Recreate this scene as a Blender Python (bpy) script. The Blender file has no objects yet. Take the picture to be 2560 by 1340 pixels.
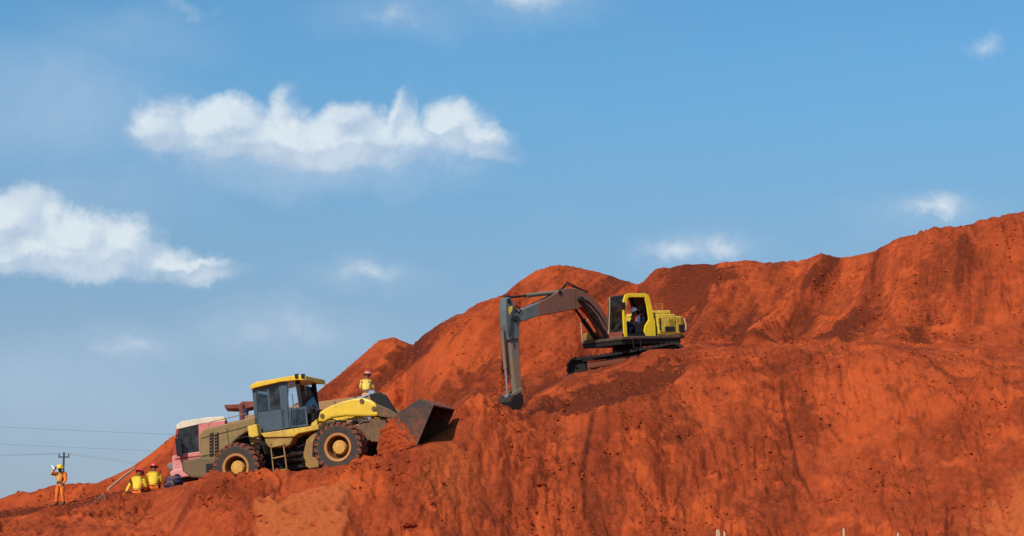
import bpy, bmesh, math, random
import numpy as np
from mathutils import Matrix, Vector, Euler

# ------------------------------------------------------------------ camera, sky, sun
SC = bpy.context.scene
COL = SC.collection
R = math.radians
F = 4680.0                       # focal length in photo pixels (2560 wide)
PITCH = math.atan(660.0 / F)
CAM = Vector((0, 0, 1.6))
cd = bpy.data.cameras.new('camera')
cam = bpy.data.objects.new('camera', cd); COL.objects.link(cam)
cam.location = CAM
cam.rotation_euler = (math.pi / 2 + PITCH, 0, 0)
cd.sensor_width = 36; cd.lens = 36 * F / 2560
cd.clip_start = 0.5; cd.clip_end = 9000
SC.camera = cam

SUN_AZ = R(29)                   # sun stands behind the camera, this far to its left
SUN_EL = R(43)
tosun = Vector((-math.sin(SUN_AZ) * math.cos(SUN_EL), -math.cos(SUN_AZ) * math.cos(SUN_EL), math.sin(SUN_EL)))
sd = bpy.data.lights.new('sun', 'SUN'); sd.energy = 4.2; sd.angle = R(0.55); sd.color = (1, 0.93, 0.83)
sun = bpy.data.objects.new('sun', sd); COL.objects.link(sun)
sun.rotation_euler = tosun.to_track_quat('Z', 'Y').to_euler()

SC.view_settings.view_transform = 'Standard'
SC.view_settings.look = 'None'
SC.view_settings.gamma = 1
SC.view_settings.exposure = 0.0
SC.view_settings.use_curve_mapping = False
SC.render.engine = 'CYCLES'
SC.cycles.use_denoising = False
SC.cycles.max_bounces = 6


def ray(px, py):
    dx = (px - 1280) / F; dz = (670 - py) / F
    c, s = math.cos(PITCH), math.sin(PITCH)
    return Vector((dx, c - dz * s, s + dz * c))


def at(px, py, Y):
    d = ray(px, py)
    return CAM + d * (Y / d.y)


# ---- node helpers
class N:
    """a float socket with arithmetic"""
    def __init__(s, nt, sock): s.nt = nt; s.s = sock
    def _m(s, op, *a):
        n = s.nt.nodes.new('ShaderNodeMath'); n.operation = op
        for i, v in enumerate((s,) + a):
            if isinstance(v, N): s.nt.links.new(v.s, n.inputs[i])
            else: n.inputs[i].default_value = v
        return N(s.nt, n.outputs[0])
    def __add__(s, o): return s._m('ADD', o)
    def __sub__(s, o): return s._m('SUBTRACT', o)
    def __mul__(s, o): return s._m('MULTIPLY', o)
    def __truediv__(s, o): return s._m('DIVIDE', o)
    def sq(s): return s._m('MULTIPLY', s)
    def sqrt(s): return s._m('SQRT')
    def max(s, o): return s._m('MAXIMUM', o)
    def min(s, o): return s._m('MINIMUM', o)
    def smax(s, o, k): return s._m('SMOOTH_MAX', o, k)
    def smooth(s, a, b, c=0.0, d=1.0):
        n = s.nt.nodes.new('ShaderNodeMapRange'); n.interpolation_type = 'SMOOTHSTEP'
        s.nt.links.new(s.s, n.inputs[0])
        for i, v in enumerate((a, b, c, d)): n.inputs[i + 1].default_value = v
        return N(s.nt, n.outputs[0])


def noise(nt, vec, scale, detail=6, rough=0.55, dist=0.0):
    n = nt.nodes.new('ShaderNodeTexNoise')
    if vec is not None: nt.links.new(vec, n.inputs['Vector'])
    n.inputs['Scale'].default_value = scale; n.inputs['Detail'].default_value = detail
    n.inputs['Roughness'].default_value = rough; n.inputs['Distortion'].default_value = dist
    return N(nt, n.outputs[0])


def mix(nt, fac, a, b, mode='MIX'):
    n = nt.nodes.new('ShaderNodeMix'); n.data_type = 'RGBA'; n.blend_type = mode
    for i, v in ((0, fac), (6, a), (7, b)):
        if isinstance(v, N): v = v.s
        if isinstance(v, bpy.types.NodeSocket): nt.links.new(v, n.inputs[i])
        elif i == 0: n.inputs[0].default_value = v
        else: n.inputs[i].default_value = (*v[:3], 1)
    return n.outputs[2]


# ---- sky with scattered fair-weather clouds
wd = bpy.data.worlds.new('World'); SC.world = wd; wd.use_nodes = True
nt = wd.node_tree; nt.nodes.clear()
sky = nt.nodes.new('ShaderNodeTexSky'); sky.sky_type = 'NISHITA'; sky.sun_disc = False
sky.sun_elevation = SUN_EL
sky.sun_rotation = math.atan2(tosun.x, tosun.y)
sky.air_density = 1.0; sky.dust_density = 0.6; sky.ozone_density = 1.5; sky.altitude = 200
tc = nt.nodes.new('ShaderNodeTexCoord')
sep = nt.nodes.new('ShaderNodeSeparateXYZ'); nt.links.new(tc.outputs['Generated'], sep.inputs[0])
dx, dy, dz = (N(nt, sep.outputs[i]) for i in range(3))
AZ = dx._m('ARCTAN2', dy); EL = dz._m('ARCSINE')
gv = tc.outputs['Generated']
fine = noise(nt, gv, 46, 9, 0.66)
mid = noise(nt, gv, 15, 6, 0.55)
# the same texture a little towards the sun, for the lit and shaded sides of the billows
off = nt.nodes.new('ShaderNodeVectorMath'); off.operation = 'ADD'
nt.links.new(gv, off.inputs[0]); off.inputs[1].default_value = (-0.006, 0, 0.009)
fine2 = noise(nt, off.outputs[0], 42, 5, 0.55)
wa = AZ + (noise(nt, gv, 22, 4, 0.6) - 0.5) * 0.026
off3 = nt.nodes.new('ShaderNodeVectorMath'); off3.operation = 'ADD'
nt.links.new(gv, off3.inputs[0]); off3.inputs[1].default_value = (3.1, 1.7, 5.2)
we = EL + (noise(nt, off3.outputs[0], 26, 5, 0.6) - 0.5) * 0.034


def azel(px, py):
    d = ray(px, py).normalized()
    return math.atan2(d.x, d.y), math.asin(d.z)


# px, py, half width, half height up, half height down, weight
CLOUDS = [
    (400, 345, 120, 125, 70, 1.0), (580, 350, 200, 110, 75, 1.1), (720, 330, 75, 135, 90, .8), (890, 350, 140, 95, 70, 1.1),
    (1005, 330, 50, 105, 80, .85), (1150, 345, 130, 125, 60, 1.15), (800, 392, 590, 100, 74, 1.05), (1215, 365, 130, 75, 55, .95),
    (40, 600, 190, 140, 75, 1.15), (200, 630, 180, 120, 70, 1.1), (330, 640, 140, 115, 70, 1.05), (500, 685, 170, 55, 40, .9), (180, 660, 470, 80, 55, 1.0),
    (930, 692, 150, 48, 40, .54), (1810, 620, 75, 55, 45, .78), (1690, 625, 170, 52, 40, .72), (2340, 530, 130, 52, 40, .76), 
    (2460, 130, 90, 46, 40, .60), (1310, -5, 280, 45, 50, .62), (980, 55, 110, 45, 40, .44), (480, 15, 150, 45, 40, .44),
    (320, 868, 170, 50, 45, .46), (700, 840, 300, 80, 70, .42), 
   ]
D = DL = DM = None
for (px, py, rx, ru, rd, w) in CLOUDS:
    a0, e0 = azel(px, py)
    ax = (wa - a0) * (F / rx)
    ey = we - e0
    up = ey.max(0.0) * (F / (ru * 1.14)); dn = ey.min(0.0) * (F / (rd * 0.95))
    q = (ax.sq() + up.sq() + dn.sq()).sqrt()._m('MULTIPLY', -1.0) + 1.0
    q = q.max(0.0) * (w * 1.3 if w > 0.79 else w * 0.92)
    D = q if D is None else D.smax(q, 0.12)
    if w > 0.79:
        ax2 = ax + 26.0 / rx; ey2 = ey - 34.0 / F
        q2 = ((ax2.sq() + (ey2.max(0.0) * (F / (ru * 1.14))).sq() + (ey2.min(0.0) * (F / (rd * 0.95))).sq()).sqrt()._m('MULTIPLY', -1.0) + 1.0).max(0.0) * (w * 1.3)
        DL = q2 if DL is None else DL.smax(q2, 0.12)
        DM = q if DM is None else DM.smax(q, 0.12)
# the same kind of cloud, thinly scattered, over the rest of the sky
infront = (AZ._m('ABSOLUTE') - 0.30).smooth(0, 0.12)
above = (EL - 0.16).smooth(0.12, 0.25)
rest = infront.max(above)
gen = (noise(nt, gv, 5, 5, 0.5) - 0.52).max(0.0) * 4.0
D = D.smax((gen * rest) * 0.8, 0.08)
dens = D + (fine - 0.5) * 0.62 + (mid - 0.5) * 0.35
gate = D.smooth(0.01, 0.30)
lit = (fine - fine2) * 3.2 + 0.5
body = dens.smooth(0.25, 0.8)
side_lit = ((DL - DM) * 1.6 + 0.55).smooth(0.0, 1.0)
mr = nt.nodes.new('ShaderNodeMapRange'); mr.interpolation_type = 'SMOOTHSTEP'
nt.links.new(dens.s, mr.inputs[0]); mr.inputs[1].default_value = 0.08
nt.links.new((side_lit * -0.55 + 1.15).s, mr.inputs[2])
alpha = N(nt, mr.outputs[0]) * gate
bright = (lit.smooth(0.0, 1.0) * 0.28 + body * 0.30 + side_lit * 0.50)._m('MINIMUM', 1.0)
ccol = mix(nt, bright, (0.36, 0.49, 0.68), (0.78, 0.86, 0.90))
# colour of the clear sky: Nishita through a mild grade
skyc = mix(nt, 1.0, sky.outputs[0], (0.100, 0.100, 0.100), 'MULTIPLY')
lowhaze = EL.smooth(0.30, -0.02)
skyb = mix(nt, lowhaze * 0.55, skyc, (0.33, 0.47, 0.64))
grade = mix(nt, EL.smooth(0.02, 0.30), (0.71, 0.78, 0.92), (0.55, 1.08, 1.26))
skyb = mix(nt, 1.0, skyb, grade, 'MULTIPLY')
skyb = mix(nt, EL.smooth(0.03, 0.13) * EL.smooth(0.26, 0.15), skyb, mix(nt, 1.0, skyb, (0.97, 0.91, 0.88), 'MULTIPLY'))
VEIL = None
for (px, py, rx, ry, w) in [(120, 260, 520, 260, .55), (700, 830, 420, 150, .42), (150, 960, 520, 200, .40), (330, 90, 420, 150, .30), (250, 480, 520, 170, .32), (780, 440, 660, 110, .55),
                            (1000, 40, 420, 110, .28), (1320, 20, 380, 90, .35), (1740, 620, 300, 90, .35), (330, 870, 300, 110, .45), (2300, 540, 340, 100, .32), (930, 690, 300, 90, .35)]:
    a0, e0 = azel(px, py)
    q = (((wa - a0) * (F / rx)).sq() + ((we - e0) * (F / ry)).sq()).sqrt()._m('MULTIPLY', -1.0) + 1.0
    q = q.max(0.0).smooth(0.0, 1.0) * w
    VEIL = q if VEIL is None else VEIL.smax(q, 0.1)
veil = VEIL * (mid * 0.9 + fine * 0.5 + 0.15)
skyb = mix(nt, veil, skyb, (0.47, 0.60, 0.76))
fin = mix(nt, alpha * 0.86, skyb, ccol)
bg = nt.nodes.new('ShaderNodeBackground'); bg.inputs[1].default_value = 1.0
nt.links.new(fin, bg.inputs[0])
wo = nt.nodes.new('ShaderNodeOutputWorld'); nt.links.new(bg.outputs[0], wo.inputs[0])


# ------------------------------------------------------------------ helpers
def setp(o, label=None, cat=None, group=None, kind=None):
    if label: o['label'] = label
    if cat: o['category'] = cat
    if group: o['group'] = group
    if kind: o['kind'] = kind
    return o


def empty(name, M=None, parent=None):
    o = bpy.data.objects.new(name, None); COL.objects.link(o); o.empty_display_size = 0.2
    if parent: o.parent = parent
    if M is not None: o.matrix_local = M
    return o


class MB:
    def __init__(s): s.v = []; s.f = []
    def add(s, v, f):
        b = len(s.v); s.v += [tuple(p) for p in v]; s.f += [tuple(b + i for i in q) for q in f]; return s
    def box(s, x0, x1, y0, y1, z0, z1, M=None):
        v = [Vector((x, y, z)) for x in (x0, x1) for y in (y0, y1) for z in (z0, z1)]
        if M is not None: v = [M @ p for p in v]
        return s.add(v, [(0, 1, 3, 2), (4, 6, 7, 5), (0, 4, 5, 1), (2, 3, 7, 6), (0, 2, 6, 4), (1, 5, 7, 3)])
    def prism(s, prof, y0, y1):
        a = sum(p[0] * q[1] - q[0] * p[1] for p, q in zip(prof, prof[1:] + prof[:1]))
        if a < 0: prof = prof[::-1]
        n = len(prof)
        v = [(x, y0, z) for x, z in prof] + [(x, y1, z) for x, z in prof]
        f = [tuple(range(n)), tuple(range(2 * n - 1, n - 1, -1))]
        f += [(i, i + n, (i + 1) % n + n, (i + 1) % n) for i in range(n)]
        return s.add(v, f)
    def zprism(s, prof, z0, z1):
        a = sum(p[0] * q[1] - q[0] * p[1] for p, q in zip(prof, prof[1:] + prof[:1]))
        if a < 0: prof = prof[::-1]
        n = len(prof)
        v = [(x, y, z0) for x, y in prof] + [(x, y, z1) for x, y in prof]
        f = [tuple(range(n - 1, -1, -1)), tuple(range(n, 2 * n))]
        f += [(i, (i + 1) % n, (i + 1) % n + n, i + n) for i in range(n)]
        return s.add(v, f)
    def sheet(s, line, t, y0, y1):
        """polyline in x,z with thickness t, extruded across y"""
        L = [Vector((p[0], 0, p[1])) for p in line]; o = []
        for i, p in enumerate(L):
            d = (L[min(i + 1, len(L) - 1)] - L[max(i - 1, 0)]).normalized()
            o.append(p + Vector((-d.z, 0, d.x)) * t)
        for i in range(len(L) - 1):
            q = [L[i], L[i + 1], o[i + 1], o[i]]
            s.prism([(p.x, p.z) for p in q], y0, y1)
        return s
    def tube(s, pts, r, n=10, cap=True):
        pts = [Vector(p) for p in pts]
        rs = r if isinstance(r, (list, tuple)) else [r] * len(pts)
        b = len(s.v); prev = None
        for i, p in enumerate(pts):
            d = (pts[min(i + 1, len(pts) - 1)] - pts[max(i - 1, 0)]).normalized()
            u = prev if prev is not None else (Vector((0, 0, 1)) if abs(d.z) < 0.9 else Vector((1, 0, 0)))
            u = (u - d * u.dot(d)).normalized(); w = d.cross(u); prev = u
            for k in range(n):
                a = 2 * math.pi * k / n
                s.v.append(tuple(p + (u * math.cos(a) + w * math.sin(a)) * rs[i]))
        for i in range(len(pts) - 1):
            for k in range(n):
                s.f.append((b + i * n + k, b + i * n + (k + 1) % n, b + (i + 1) * n + (k + 1) % n, b + (i + 1) * n + k))
        if cap:
            s.f.append(tuple(b + k for k in range(n - 1, -1, -1)))
            e = b + (len(pts) - 1) * n
            s.f.append(tuple(e + k for k in range(n)))
        return s
    def lathe(s, prof, c=(0, 0, 0), axis='y', n=40, closed=False):
        """prof: (radius, along axis)"""
        b = len(s.v); m = len(prof)
        for k in range(n):
            a = 2 * math.pi * k / n
            for r, h in prof:
                if axis == 'y': p = (r * math.cos(a), h, -r * math.sin(a))
                else: p = (r * math.cos(a), r * math.sin(a), h)
                s.v.append((p[0] + c[0], p[1] + c[1], p[2] + c[2]))
        for k in range(n):
            k2 = (k + 1) % n
            for i in range(m if closed else m - 1):
                j = (i + 1) % m
                s.f.append((b + k * m + i, b + k2 * m + i, b + k2 * m + j, b + k * m + j))
        return s
    def ball(s, c, r, sx=1, sy=1, sz=1, n=10, m=7):
        b = len(s.v)
        for j in range(m + 1):
            t = math.pi * j / m
            for k in range(n):
                a = 2 * math.pi * k / n
                s.v.append((c[0] + r * sx * math.sin(t) * math.cos(a), c[1] + r * sy * math.sin(t) * math.sin(a), c[2] + r * sz * math.cos(t)))
        for j in range(m):
            for k in range(n):
                s.f.append((b + j * n + k, b + (j + 1) * n + k, b + (j + 1) * n + (k + 1) % n, b + j * n + (k + 1) % n))
        return s
    def build(s, name, m, parent=None, bevel=0.0, smooth=False, label=None):
        me = bpy.data.meshes.new(name); me.from_pydata(s.v, [], s.f); me.validate()
        bm = bmesh.new(); bm.from_mesh(me); bmesh.ops.remove_doubles(bm, verts=bm.verts, dist=1e-5)
        bmesh.ops.recalc_face_normals(bm, faces=bm.faces); bm.to_mesh(me); bm.free()
        o = bpy.data.objects.new(name, me); COL.objects.link(o)
        me.materials.append(m)
        if parent: o.parent = parent
        if smooth:
            me.shade_smooth(); me.set_sharp_from_angle(angle=R(38))
        if bevel > 0:
            b = o.modifiers.new('bevel', 'BEVEL'); b.width = bevel; b.segments = 2; b.limit_method = 'ANGLE'; b.angle_limit = R(35)
        if label: o['label'] = label
        return o


def plane_fn(M, yl):
    """pixel -> (x, z) on the plane y = yl of a machine whose frame is M"""
    Mi = M.inverted()
    o = Mi @ CAM
    def f(px, py):
        d = Mi.to_3x3() @ ray(px, py)
        t = (yl - o.y) / d.y
        p = o + d * t
        return (p.x, p.z)
    return f


# ------------------------------------------------------------------ materials
DUST = (0.42, 0.145, 0.055)


def paint(name, col, rough=0.5, dust=0.35, metal=0.0, var=0.25, scale=2.2, dustcol=DUST, spec=0.4, chips=None):
    m = bpy.data.materials.new(name); m.use_nodes = True
    t = m.node_tree; b = t.nodes['Principled BSDF']
    g = t.nodes.new('ShaderNodeTexCoord').outputs['Object']
    ge = t.nodes.new('ShaderNodeNewGeometry')
    sx = t.nodes.new('ShaderNodeSeparateXYZ'); t.links.new(ge.outputs['Normal'], sx.inputs[0])
    n1 = noise(t, g, scale, 7, 0.65, 0.3); n2 = noise(t, g, scale * 2.6, 8, 0.72, 0.4)
    sz = t.nodes.new('ShaderNodeSeparateXYZ'); t.links.new(g, sz.inputs[0])
    low = N(t, sz.outputs[2]).smooth(1.9, 0.3) * 0.28
    dark = tuple(c * 0.55 for c in col)
    mp = t.nodes.new('ShaderNodeMapping'); mp.inputs['Scale'].default_value = (5, 5, 0.9); t.links.new(g, mp.inputs[0])
    ns = noise(t, mp.outputs[0], 1.6, 5, 0.6)
    c = mix(t, n1.smooth(0.36, 0.62) * var, col, dark)
    c = mix(t, (ns.smooth(0.5, 0.72) * n2.smooth(0.3, 0.7)) * min(0.85, 0.25 + dust), c, tuple(q * 0.22 for q in col))
    if chips:
        c = mix(t, n2.smooth(0.54, 0.60) * 0.85, c, chips)
    up = N(t, sx.outputs[2]).max(0.0)
    df = ((n1 * 0.7 + n2 * 0.9 + up * 0.35 + low * min(1.0, dust * 3)) + (dust - 1.05)).smooth(0.02, 0.42) * min(1.0, dust * 1.6)
    c = mix(t, df, c, dustcol)
    t.links.new(c, b.inputs['Base Color'])
    rr = df * (0.92 - rough) + rough
    t.links.new(rr.s, b.inputs['Roughness'])
    b.inputs['Metallic'].default_value = metal
    b.inputs['Specular IOR Level'].default_value = spec
    bp = t.nodes.new('ShaderNodeBump'); bp.inputs['Strength'].default_value = 0.25; bp.inputs['Distance'].default_value = 0.02
    t.links.new(n2.s, bp.inputs['Height']); t.links.new(bp.outputs[0], b.inputs['Normal'])
    return m


TAN = (0.40, 0.21, 0.085)
M_yel = paint('loader_yellow', (0.72, 0.46, 0.045), 0.45, 0.38, var=0.45, dustcol=TAN)
M_yelarm = paint('arm_yellow', (0.82, 0.52, 0.04), 0.38, 0.27, var=0.25, dustcol=TAN)
M_yeldust = paint('dusty_yellow', (0.42, 0.25, 0.05), 0.65, 0.40, var=0.5, dustcol=(0.25, 0.125, 0.055))
M_olive = paint('dusty_hood', (0.19, 0.135, 0.040), 0.6, 0.48, dustcol=(0.31, 0.19, 0.08))
M_cwt = paint('counterweight_grey', (0.12, 0.09, 0.045), 0.8, 0.45, dustcol=(0.19, 0.115, 0.055))
M_cabgrey = paint('cab_blue_grey', (0.065, 0.095, 0.115), 0.35, 0.16, dustcol=(0.24, 0.18, 0.14))
M_brown = paint('dusty_brown_steel', (0.10, 0.065, 0.035), 0.75, 0.42, var=0.5, dustcol=(0.27, 0.125, 0.055))
M_bucket = paint('bucket_steel', (0.045, 0.034, 0.026), 0.6, 0.34, dustcol=(0.33, 0.085, 0.032), metal=0.1)
M_bucketlow = paint('mud_caked_steel', (0.075, 0.055, 0.042), 0.7, 0.72, dustcol=(0.36, 0.075, 0.026))
M_black = paint('black_steel', (0.010, 0.010, 0.011), 0.5, 0.08)
M_dark = paint('dark_grime_shade', (0.014, 0.011, 0.010), 0.8, 0.10)  # grimy steel, near black so it carries the shade of wells and voids
M_chrome = paint('chrome_rod', (0.75, 0.75, 0.77), 0.22, 0.1, metal=0.9)
M_rubber = paint('tyre_rubber', (0.032, 0.030, 0.026), 0.85, 0.26, dustcol=(0.12, 0.075, 0.045), scale=4)
M_tread = paint('dusty_tread', (0.045, 0.035, 0.03), 0.9, 0.55, dustcol=(0.21, 0.058, 0.028), scale=3)
M_rim = paint('rim_yellow', (0.78, 0.42, 0.045), 0.5, 0.30, dustcol=(0.45, 0.2, 0.08))
M_rimdark = paint('rim_recess_dirt_shade', (0.16, 0.075, 0.02), 0.8, 0.45, dustcol=(0.17, 0.06, 0.025))  # brown dirt, darkened for the shade inside the rim recess
M_rimlip = paint('dusty_rim_lip', (0.62, 0.33, 0.05), 0.6, 0.45, dustcol=(0.42, 0.16, 0.07))
M_exyel = paint('excavator_yellow', (0.93, 0.65, 0.012), 0.32, 0.10, var=0.15)
M_exyeld = paint('worn_yellow', (0.80, 0.56, 0.05), 0.5, 0.26, var=0.4, scale=5, dustcol=(0.42, 0.23, 0.1), chips=(0.07, 0.04, 0.025))
M_exgrey = paint('boom_grey', (0.13, 0.155, 0.15), 0.45, 0.20, dustcol=(0.22, 0.10, 0.065))
M_exboom = paint('boom_brown', (0.10, 0.075, 0.065), 0.6, 0.62, dustcol=(0.20, 0.085, 0.055))
M_exstick = paint('stick_grey', (0.15, 0.15, 0.125), 0.5, 0.32, dustcol=(0.30, 0.16, 0.08))
M_deck = paint('grimy_deck', (0.06, 0.045, 0.035), 0.8, 0.35, dustcol=(0.20, 0.105, 0.055))
M_frame = paint('undercarriage_dirt', (0.03, 0.022, 0.02), 0.85, 0.5, dustcol=(0.21, 0.055, 0.025))
M_pink = paint('faded_red_cab', (0.72, 0.20, 0.17), 0.5, 0.35, var=0.3, dustcol=(0.75, 0.42, 0.35))
M_red = paint('truck_red', (0.50, 0.075, 0.05), 0.45, 0.22)
M_darkred = paint('dull_red_steel', (0.20, 0.045, 0.035), 0.7, 0.35)
M_cream = paint('cream_roof', (0.82, 0.70, 0.50), 0.5, 0.2, dustcol=(0.6, 0.35, 0.2))
M_bed = paint('dusty_tipper', (0.28, 0.17, 0.075), 0.85, 0.75, dustcol=(0.40, 0.22, 0.10))
M_wood = paint('pale_wood', (0.58, 0.40, 0.24), 0.8, 0.2)
M_pole = paint('weathered_pole', (0.06, 0.055, 0.06), 0.85, 0.0)
M_wire = paint('wire_grey', (0.24, 0.27, 0.31), 0.6, 0.0)
M_hi2 = paint('bleached_hi_vis', (0.92, 0.64, 0.14), 0.85, 0.05, spec=0.1)
M_hi = paint('hi_vis_yellow', (0.92, 0.64, 0.06), 0.85, 0.05, spec=0.1)
M_orange = paint('orange_workwear', (0.85, 0.22, 0.04), 0.9, 0.08, spec=0.1)
M_hiband = paint('faded_orange_band', (0.85, 0.42, 0.10), 0.85, 0.05, spec=0.1)
M_blue = paint('blue_shirt', (0.035, 0.07, 0.28), 0.9, 0.05, spec=0.1)
M_navy = paint('dark_blue_cloth', (0.045, 0.045, 0.09), 0.9, 0.12, spec=0.1)
M_skin = paint('skin', (0.16, 0.075, 0.045), 0.6, 0.0, spec=0.3)
M_redhat = paint('red_helmet', (0.62, 0.045, 0.03), 0.35, 0.05)
M_redhat2 = paint('faded_pink_helmet', (0.62, 0.20, 0.18), 0.4, 0.05)
M_yelhat = paint('yellow_helmet', (0.85, 0.62, 0.04), 0.35, 0.05)
M_whitehat = paint('white_helmet', (0.80, 0.82, 0.85), 0.35, 0.03)
M_boot = paint('work_boots', (0.03, 0.022, 0.018), 0.8, 0.35)
M_white = paint('white_plastic', (0.82, 0.80, 0.80), 0.4, 0.03)
M_refl = paint('reflective_tape', (0.62, 0.62, 0.60), 0.5, 0.05)
M_green = paint('green_grey_metal', (0.12, 0.14, 0.09), 0.6, 0.25)
M_lamp = paint('lamp_glass', (0.22, 0.20, 0.20), 0.2, 0.2)


def glass(name, tint, alpha, dust):
    m = bpy.data.materials.new(name); m.use_nodes = True
    t = m.node_tree; t.nodes.clear()
    out = t.nodes.new('ShaderNodeOutputMaterial')
    gl = t.nodes.new('ShaderNodeBsdfGlossy'); gl.inputs['Roughness'].default_value = 0.04
    tr = t.nodes.new('ShaderNodeBsdfTransparent'); tr.inputs[0].default_value = (*tint, 1)
    df = t.nodes.new('ShaderNodeBsdfDiffuse'); df.inputs[0].default_value = (*dust, 1)
    fr = t.nodes.new('ShaderNodeFresnel'); fr.inputs[0].default_value = 1.5
    m1 = t.nodes.new('ShaderNodeMixShader'); t.links.new(fr.outputs[0], m1.inputs[0])
    t.links.new(tr.outputs[0], m1.inputs[1]); t.links.new(gl.outputs[0], m1.inputs[2])
    g = t.nodes.new('ShaderNodeTexCoord').outputs['Object']
    nz = noise(t, g, 3.0, 5, 0.6).smooth(0.3, 0.8) * alpha
    m2 = t.nodes.new('ShaderNodeMixShader'); t.links.new(nz.s, m2.inputs[0])
    t.links.new(m1.outputs[0], m2.inputs[1]); t.links.new(df.outputs[0], m2.inputs[2])
    t.links.new(m2.outputs[0], out.inputs[0])
    return m


M_glass = glass('blue_film_glass', (0.55, 0.62, 0.66), 0.75, (0.075, 0.105, 0.13))  # blue-grey diffuse film over the pane
M_glassclear = glass('clear_glass', (0.93, 0.95, 0.96), 0.05, (0.4, 0.38, 0.35))
M_glassbrown = glass('mud_streaked_glass', (0.70, 0.66, 0.58), 0.55, (0.10, 0.07, 0.05))
M_glassdark = glass('dark_truck_glass', (0.30, 0.34, 0.36), 0.5, (0.14, 0.14, 0.14))


# ------------------------------------------------------------------ terrain
rng = np.random.default_rng(7)
PERM = rng.permutation(512).astype(np.int64)
ANG = rng.random(512) * 2 * np.pi
GX, GY = np.cos(ANG), np.sin(ANG)


def perlin(x, y, seed=0):
    xi = np.floor(x).astype(np.int64); yi = np.floor(y).astype(np.int64)
    xf = x - xi; yf = y - yi
    u = xf * xf * xf * (xf * (xf * 6 - 15) + 10); v = yf * yf * yf * (yf * (yf * 6 - 15) + 10)
    def g(ix, iy, fx, fy):
        h = PERM[(PERM[(ix + seed * 17) & 511] + iy + seed * 91) & 511]
        return GX[h] * fx + GY[h] * fy
    a = g(xi, yi, xf, yf); b = g(xi + 1, yi, xf - 1, yf)
    c = g(xi, yi + 1, xf, yf - 1); d = g(xi + 1, yi + 1, xf - 1, yf - 1)
    return (a + u * (b - a)) * (1 - v) + (c + u * (d - c)) * v


def fbm(x, y, octs, seed=0, gain=0.5, lac=2.03, ridged=False):
    s = 0; a = 1.0
    for i in range(octs):
        n = perlin(x, y, seed + i * 3)
        s = s + a * ((0.5 - np.abs(n)) if ridged else n)
        a *= gain; x = x * lac + 11.3; y = y * lac - 7.7
    return s


# rows of the landform, near to far: (photo px, photo py, distance)
ROW_C = [(-1500, 1345, 58), (-600, 1320, 60), (0, 1297, 62), (148, 1274, 62), (240, 1255, 63), (310, 1244, 64), (345, 1240, 64.3), (382, 1227, 64.5),
         (430, 1218, 63), (480, 1207, 59.5), (600, 1196, 57.5), (700, 1182, 57.3), (850, 1164, 57.3), (950, 1149, 57.5), (1050, 1113, 58.4),
         (1110, 1075, 60), (1160, 1030, 61.5), (1200, 1004, 62.5), (1250, 1012, 63), (1290, 1036, 63.5), (1350, 1046, 63.5), (1430, 1036, 64), (1500, 1024, 64.5),
         (1560, 1012, 65), (1640, 992, 66), (1700, 940, 67.5), (1760, 900, 69), (1850, 872, 70), (1950, 866, 70.5), (2060, 862, 70.5), (2200, 872, 70),
         (2350, 905, 69), (2560, 950, 67.5), (3200, 950, 66), (5000, 1150, 66)]
ROW_D = [(-1500, 1352, 66), (0, 1300, 70), (148, 1286, 72), (240, 1266, 70), (345, 1252, 69), (400, 1240, 67.5), (480, 1234, 63.5), (600, 1227, 60), (850, 1187, 59.0),
         (950, 1171, 59.3), (1050, 1132, 61), (1110, 1092, 63), (1160, 1047, 65), (1200, 1022, 66), (1250, 1024, 67), (1290, 1034, 68), (1350, 1020, 68),
         (1430, 1000, 69), (1500, 985, 70), (1560, 975, 70), (1640, 950, 71), (1700, 918, 71.5), (1760, 890, 73), (1850, 869, 73.5), (1950, 866, 74),
         (2060, 864, 74), (2200, 868, 73.5), (2350, 880, 72.5), (2560, 900, 71.5), (3200, 890, 70), (5000, 1120, 70)]
ROW_D2 = [(-1500, 1350, 74), (0, 1290, 78), (148, 1275, 80), (240, 1258, 78), (345, 1246, 73), (400, 1238, 72), (480, 1232, 70), (600, 1212, 68), (850, 1172, 67),
          (950, 1148, 68), (1050, 1105, 69.5), (1110, 1068, 70.5), (1160, 1035, 71.5), (1200, 1018, 72), (1250, 1015, 72.3), (1290, 1000, 72.6), (1350, 974, 73),
          (1410, 946, 73.3), (1480, 934, 73.3), (1545, 916, 73.3), (1588, 890, 73.3), (1618, 875, 73.3), (1650, 872, 73.5), (1710, 874, 74.0), (1760, 874, 76), (1850, 864, 76), (1950, 860, 76.2),
          (2060, 856, 76), (2200, 856, 75.5), (2350, 862, 74.5), (2560, 868, 73.5), (3200, 850, 72.5), (5000, 1100, 72.5)]
ROW_E = [(-1500, 1345, 85), (0, 1284, 85), (148, 1264, 86), (240, 1248, 86), (345, 1240, 79), (400, 1233, 77), (480, 1229, 76), (600, 1206, 76), (850, 1160, 76),
         (950, 1130, 77), (1050, 1080, 77.5), (1110, 1042, 77.5), (1160, 1012, 77.5), (1200, 996, 77.5), (1250, 980, 78), (1300, 962, 78.5), (1350, 944, 79),
         (1410, 926, 79.5), (1480, 916, 80), (1545, 905, 80), (1650, 889, 80.5), (1700, 884, 80.5), (1760, 866, 80.5), (1850, 857, 79.5), (1950, 851, 79), (2060, 847, 78.5),
         (2200, 838, 77.5), (2350, 826, 76.5), (2560, 812, 75.5), (3200, 800, 74.5), (5000, 1080, 74.5)]
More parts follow.
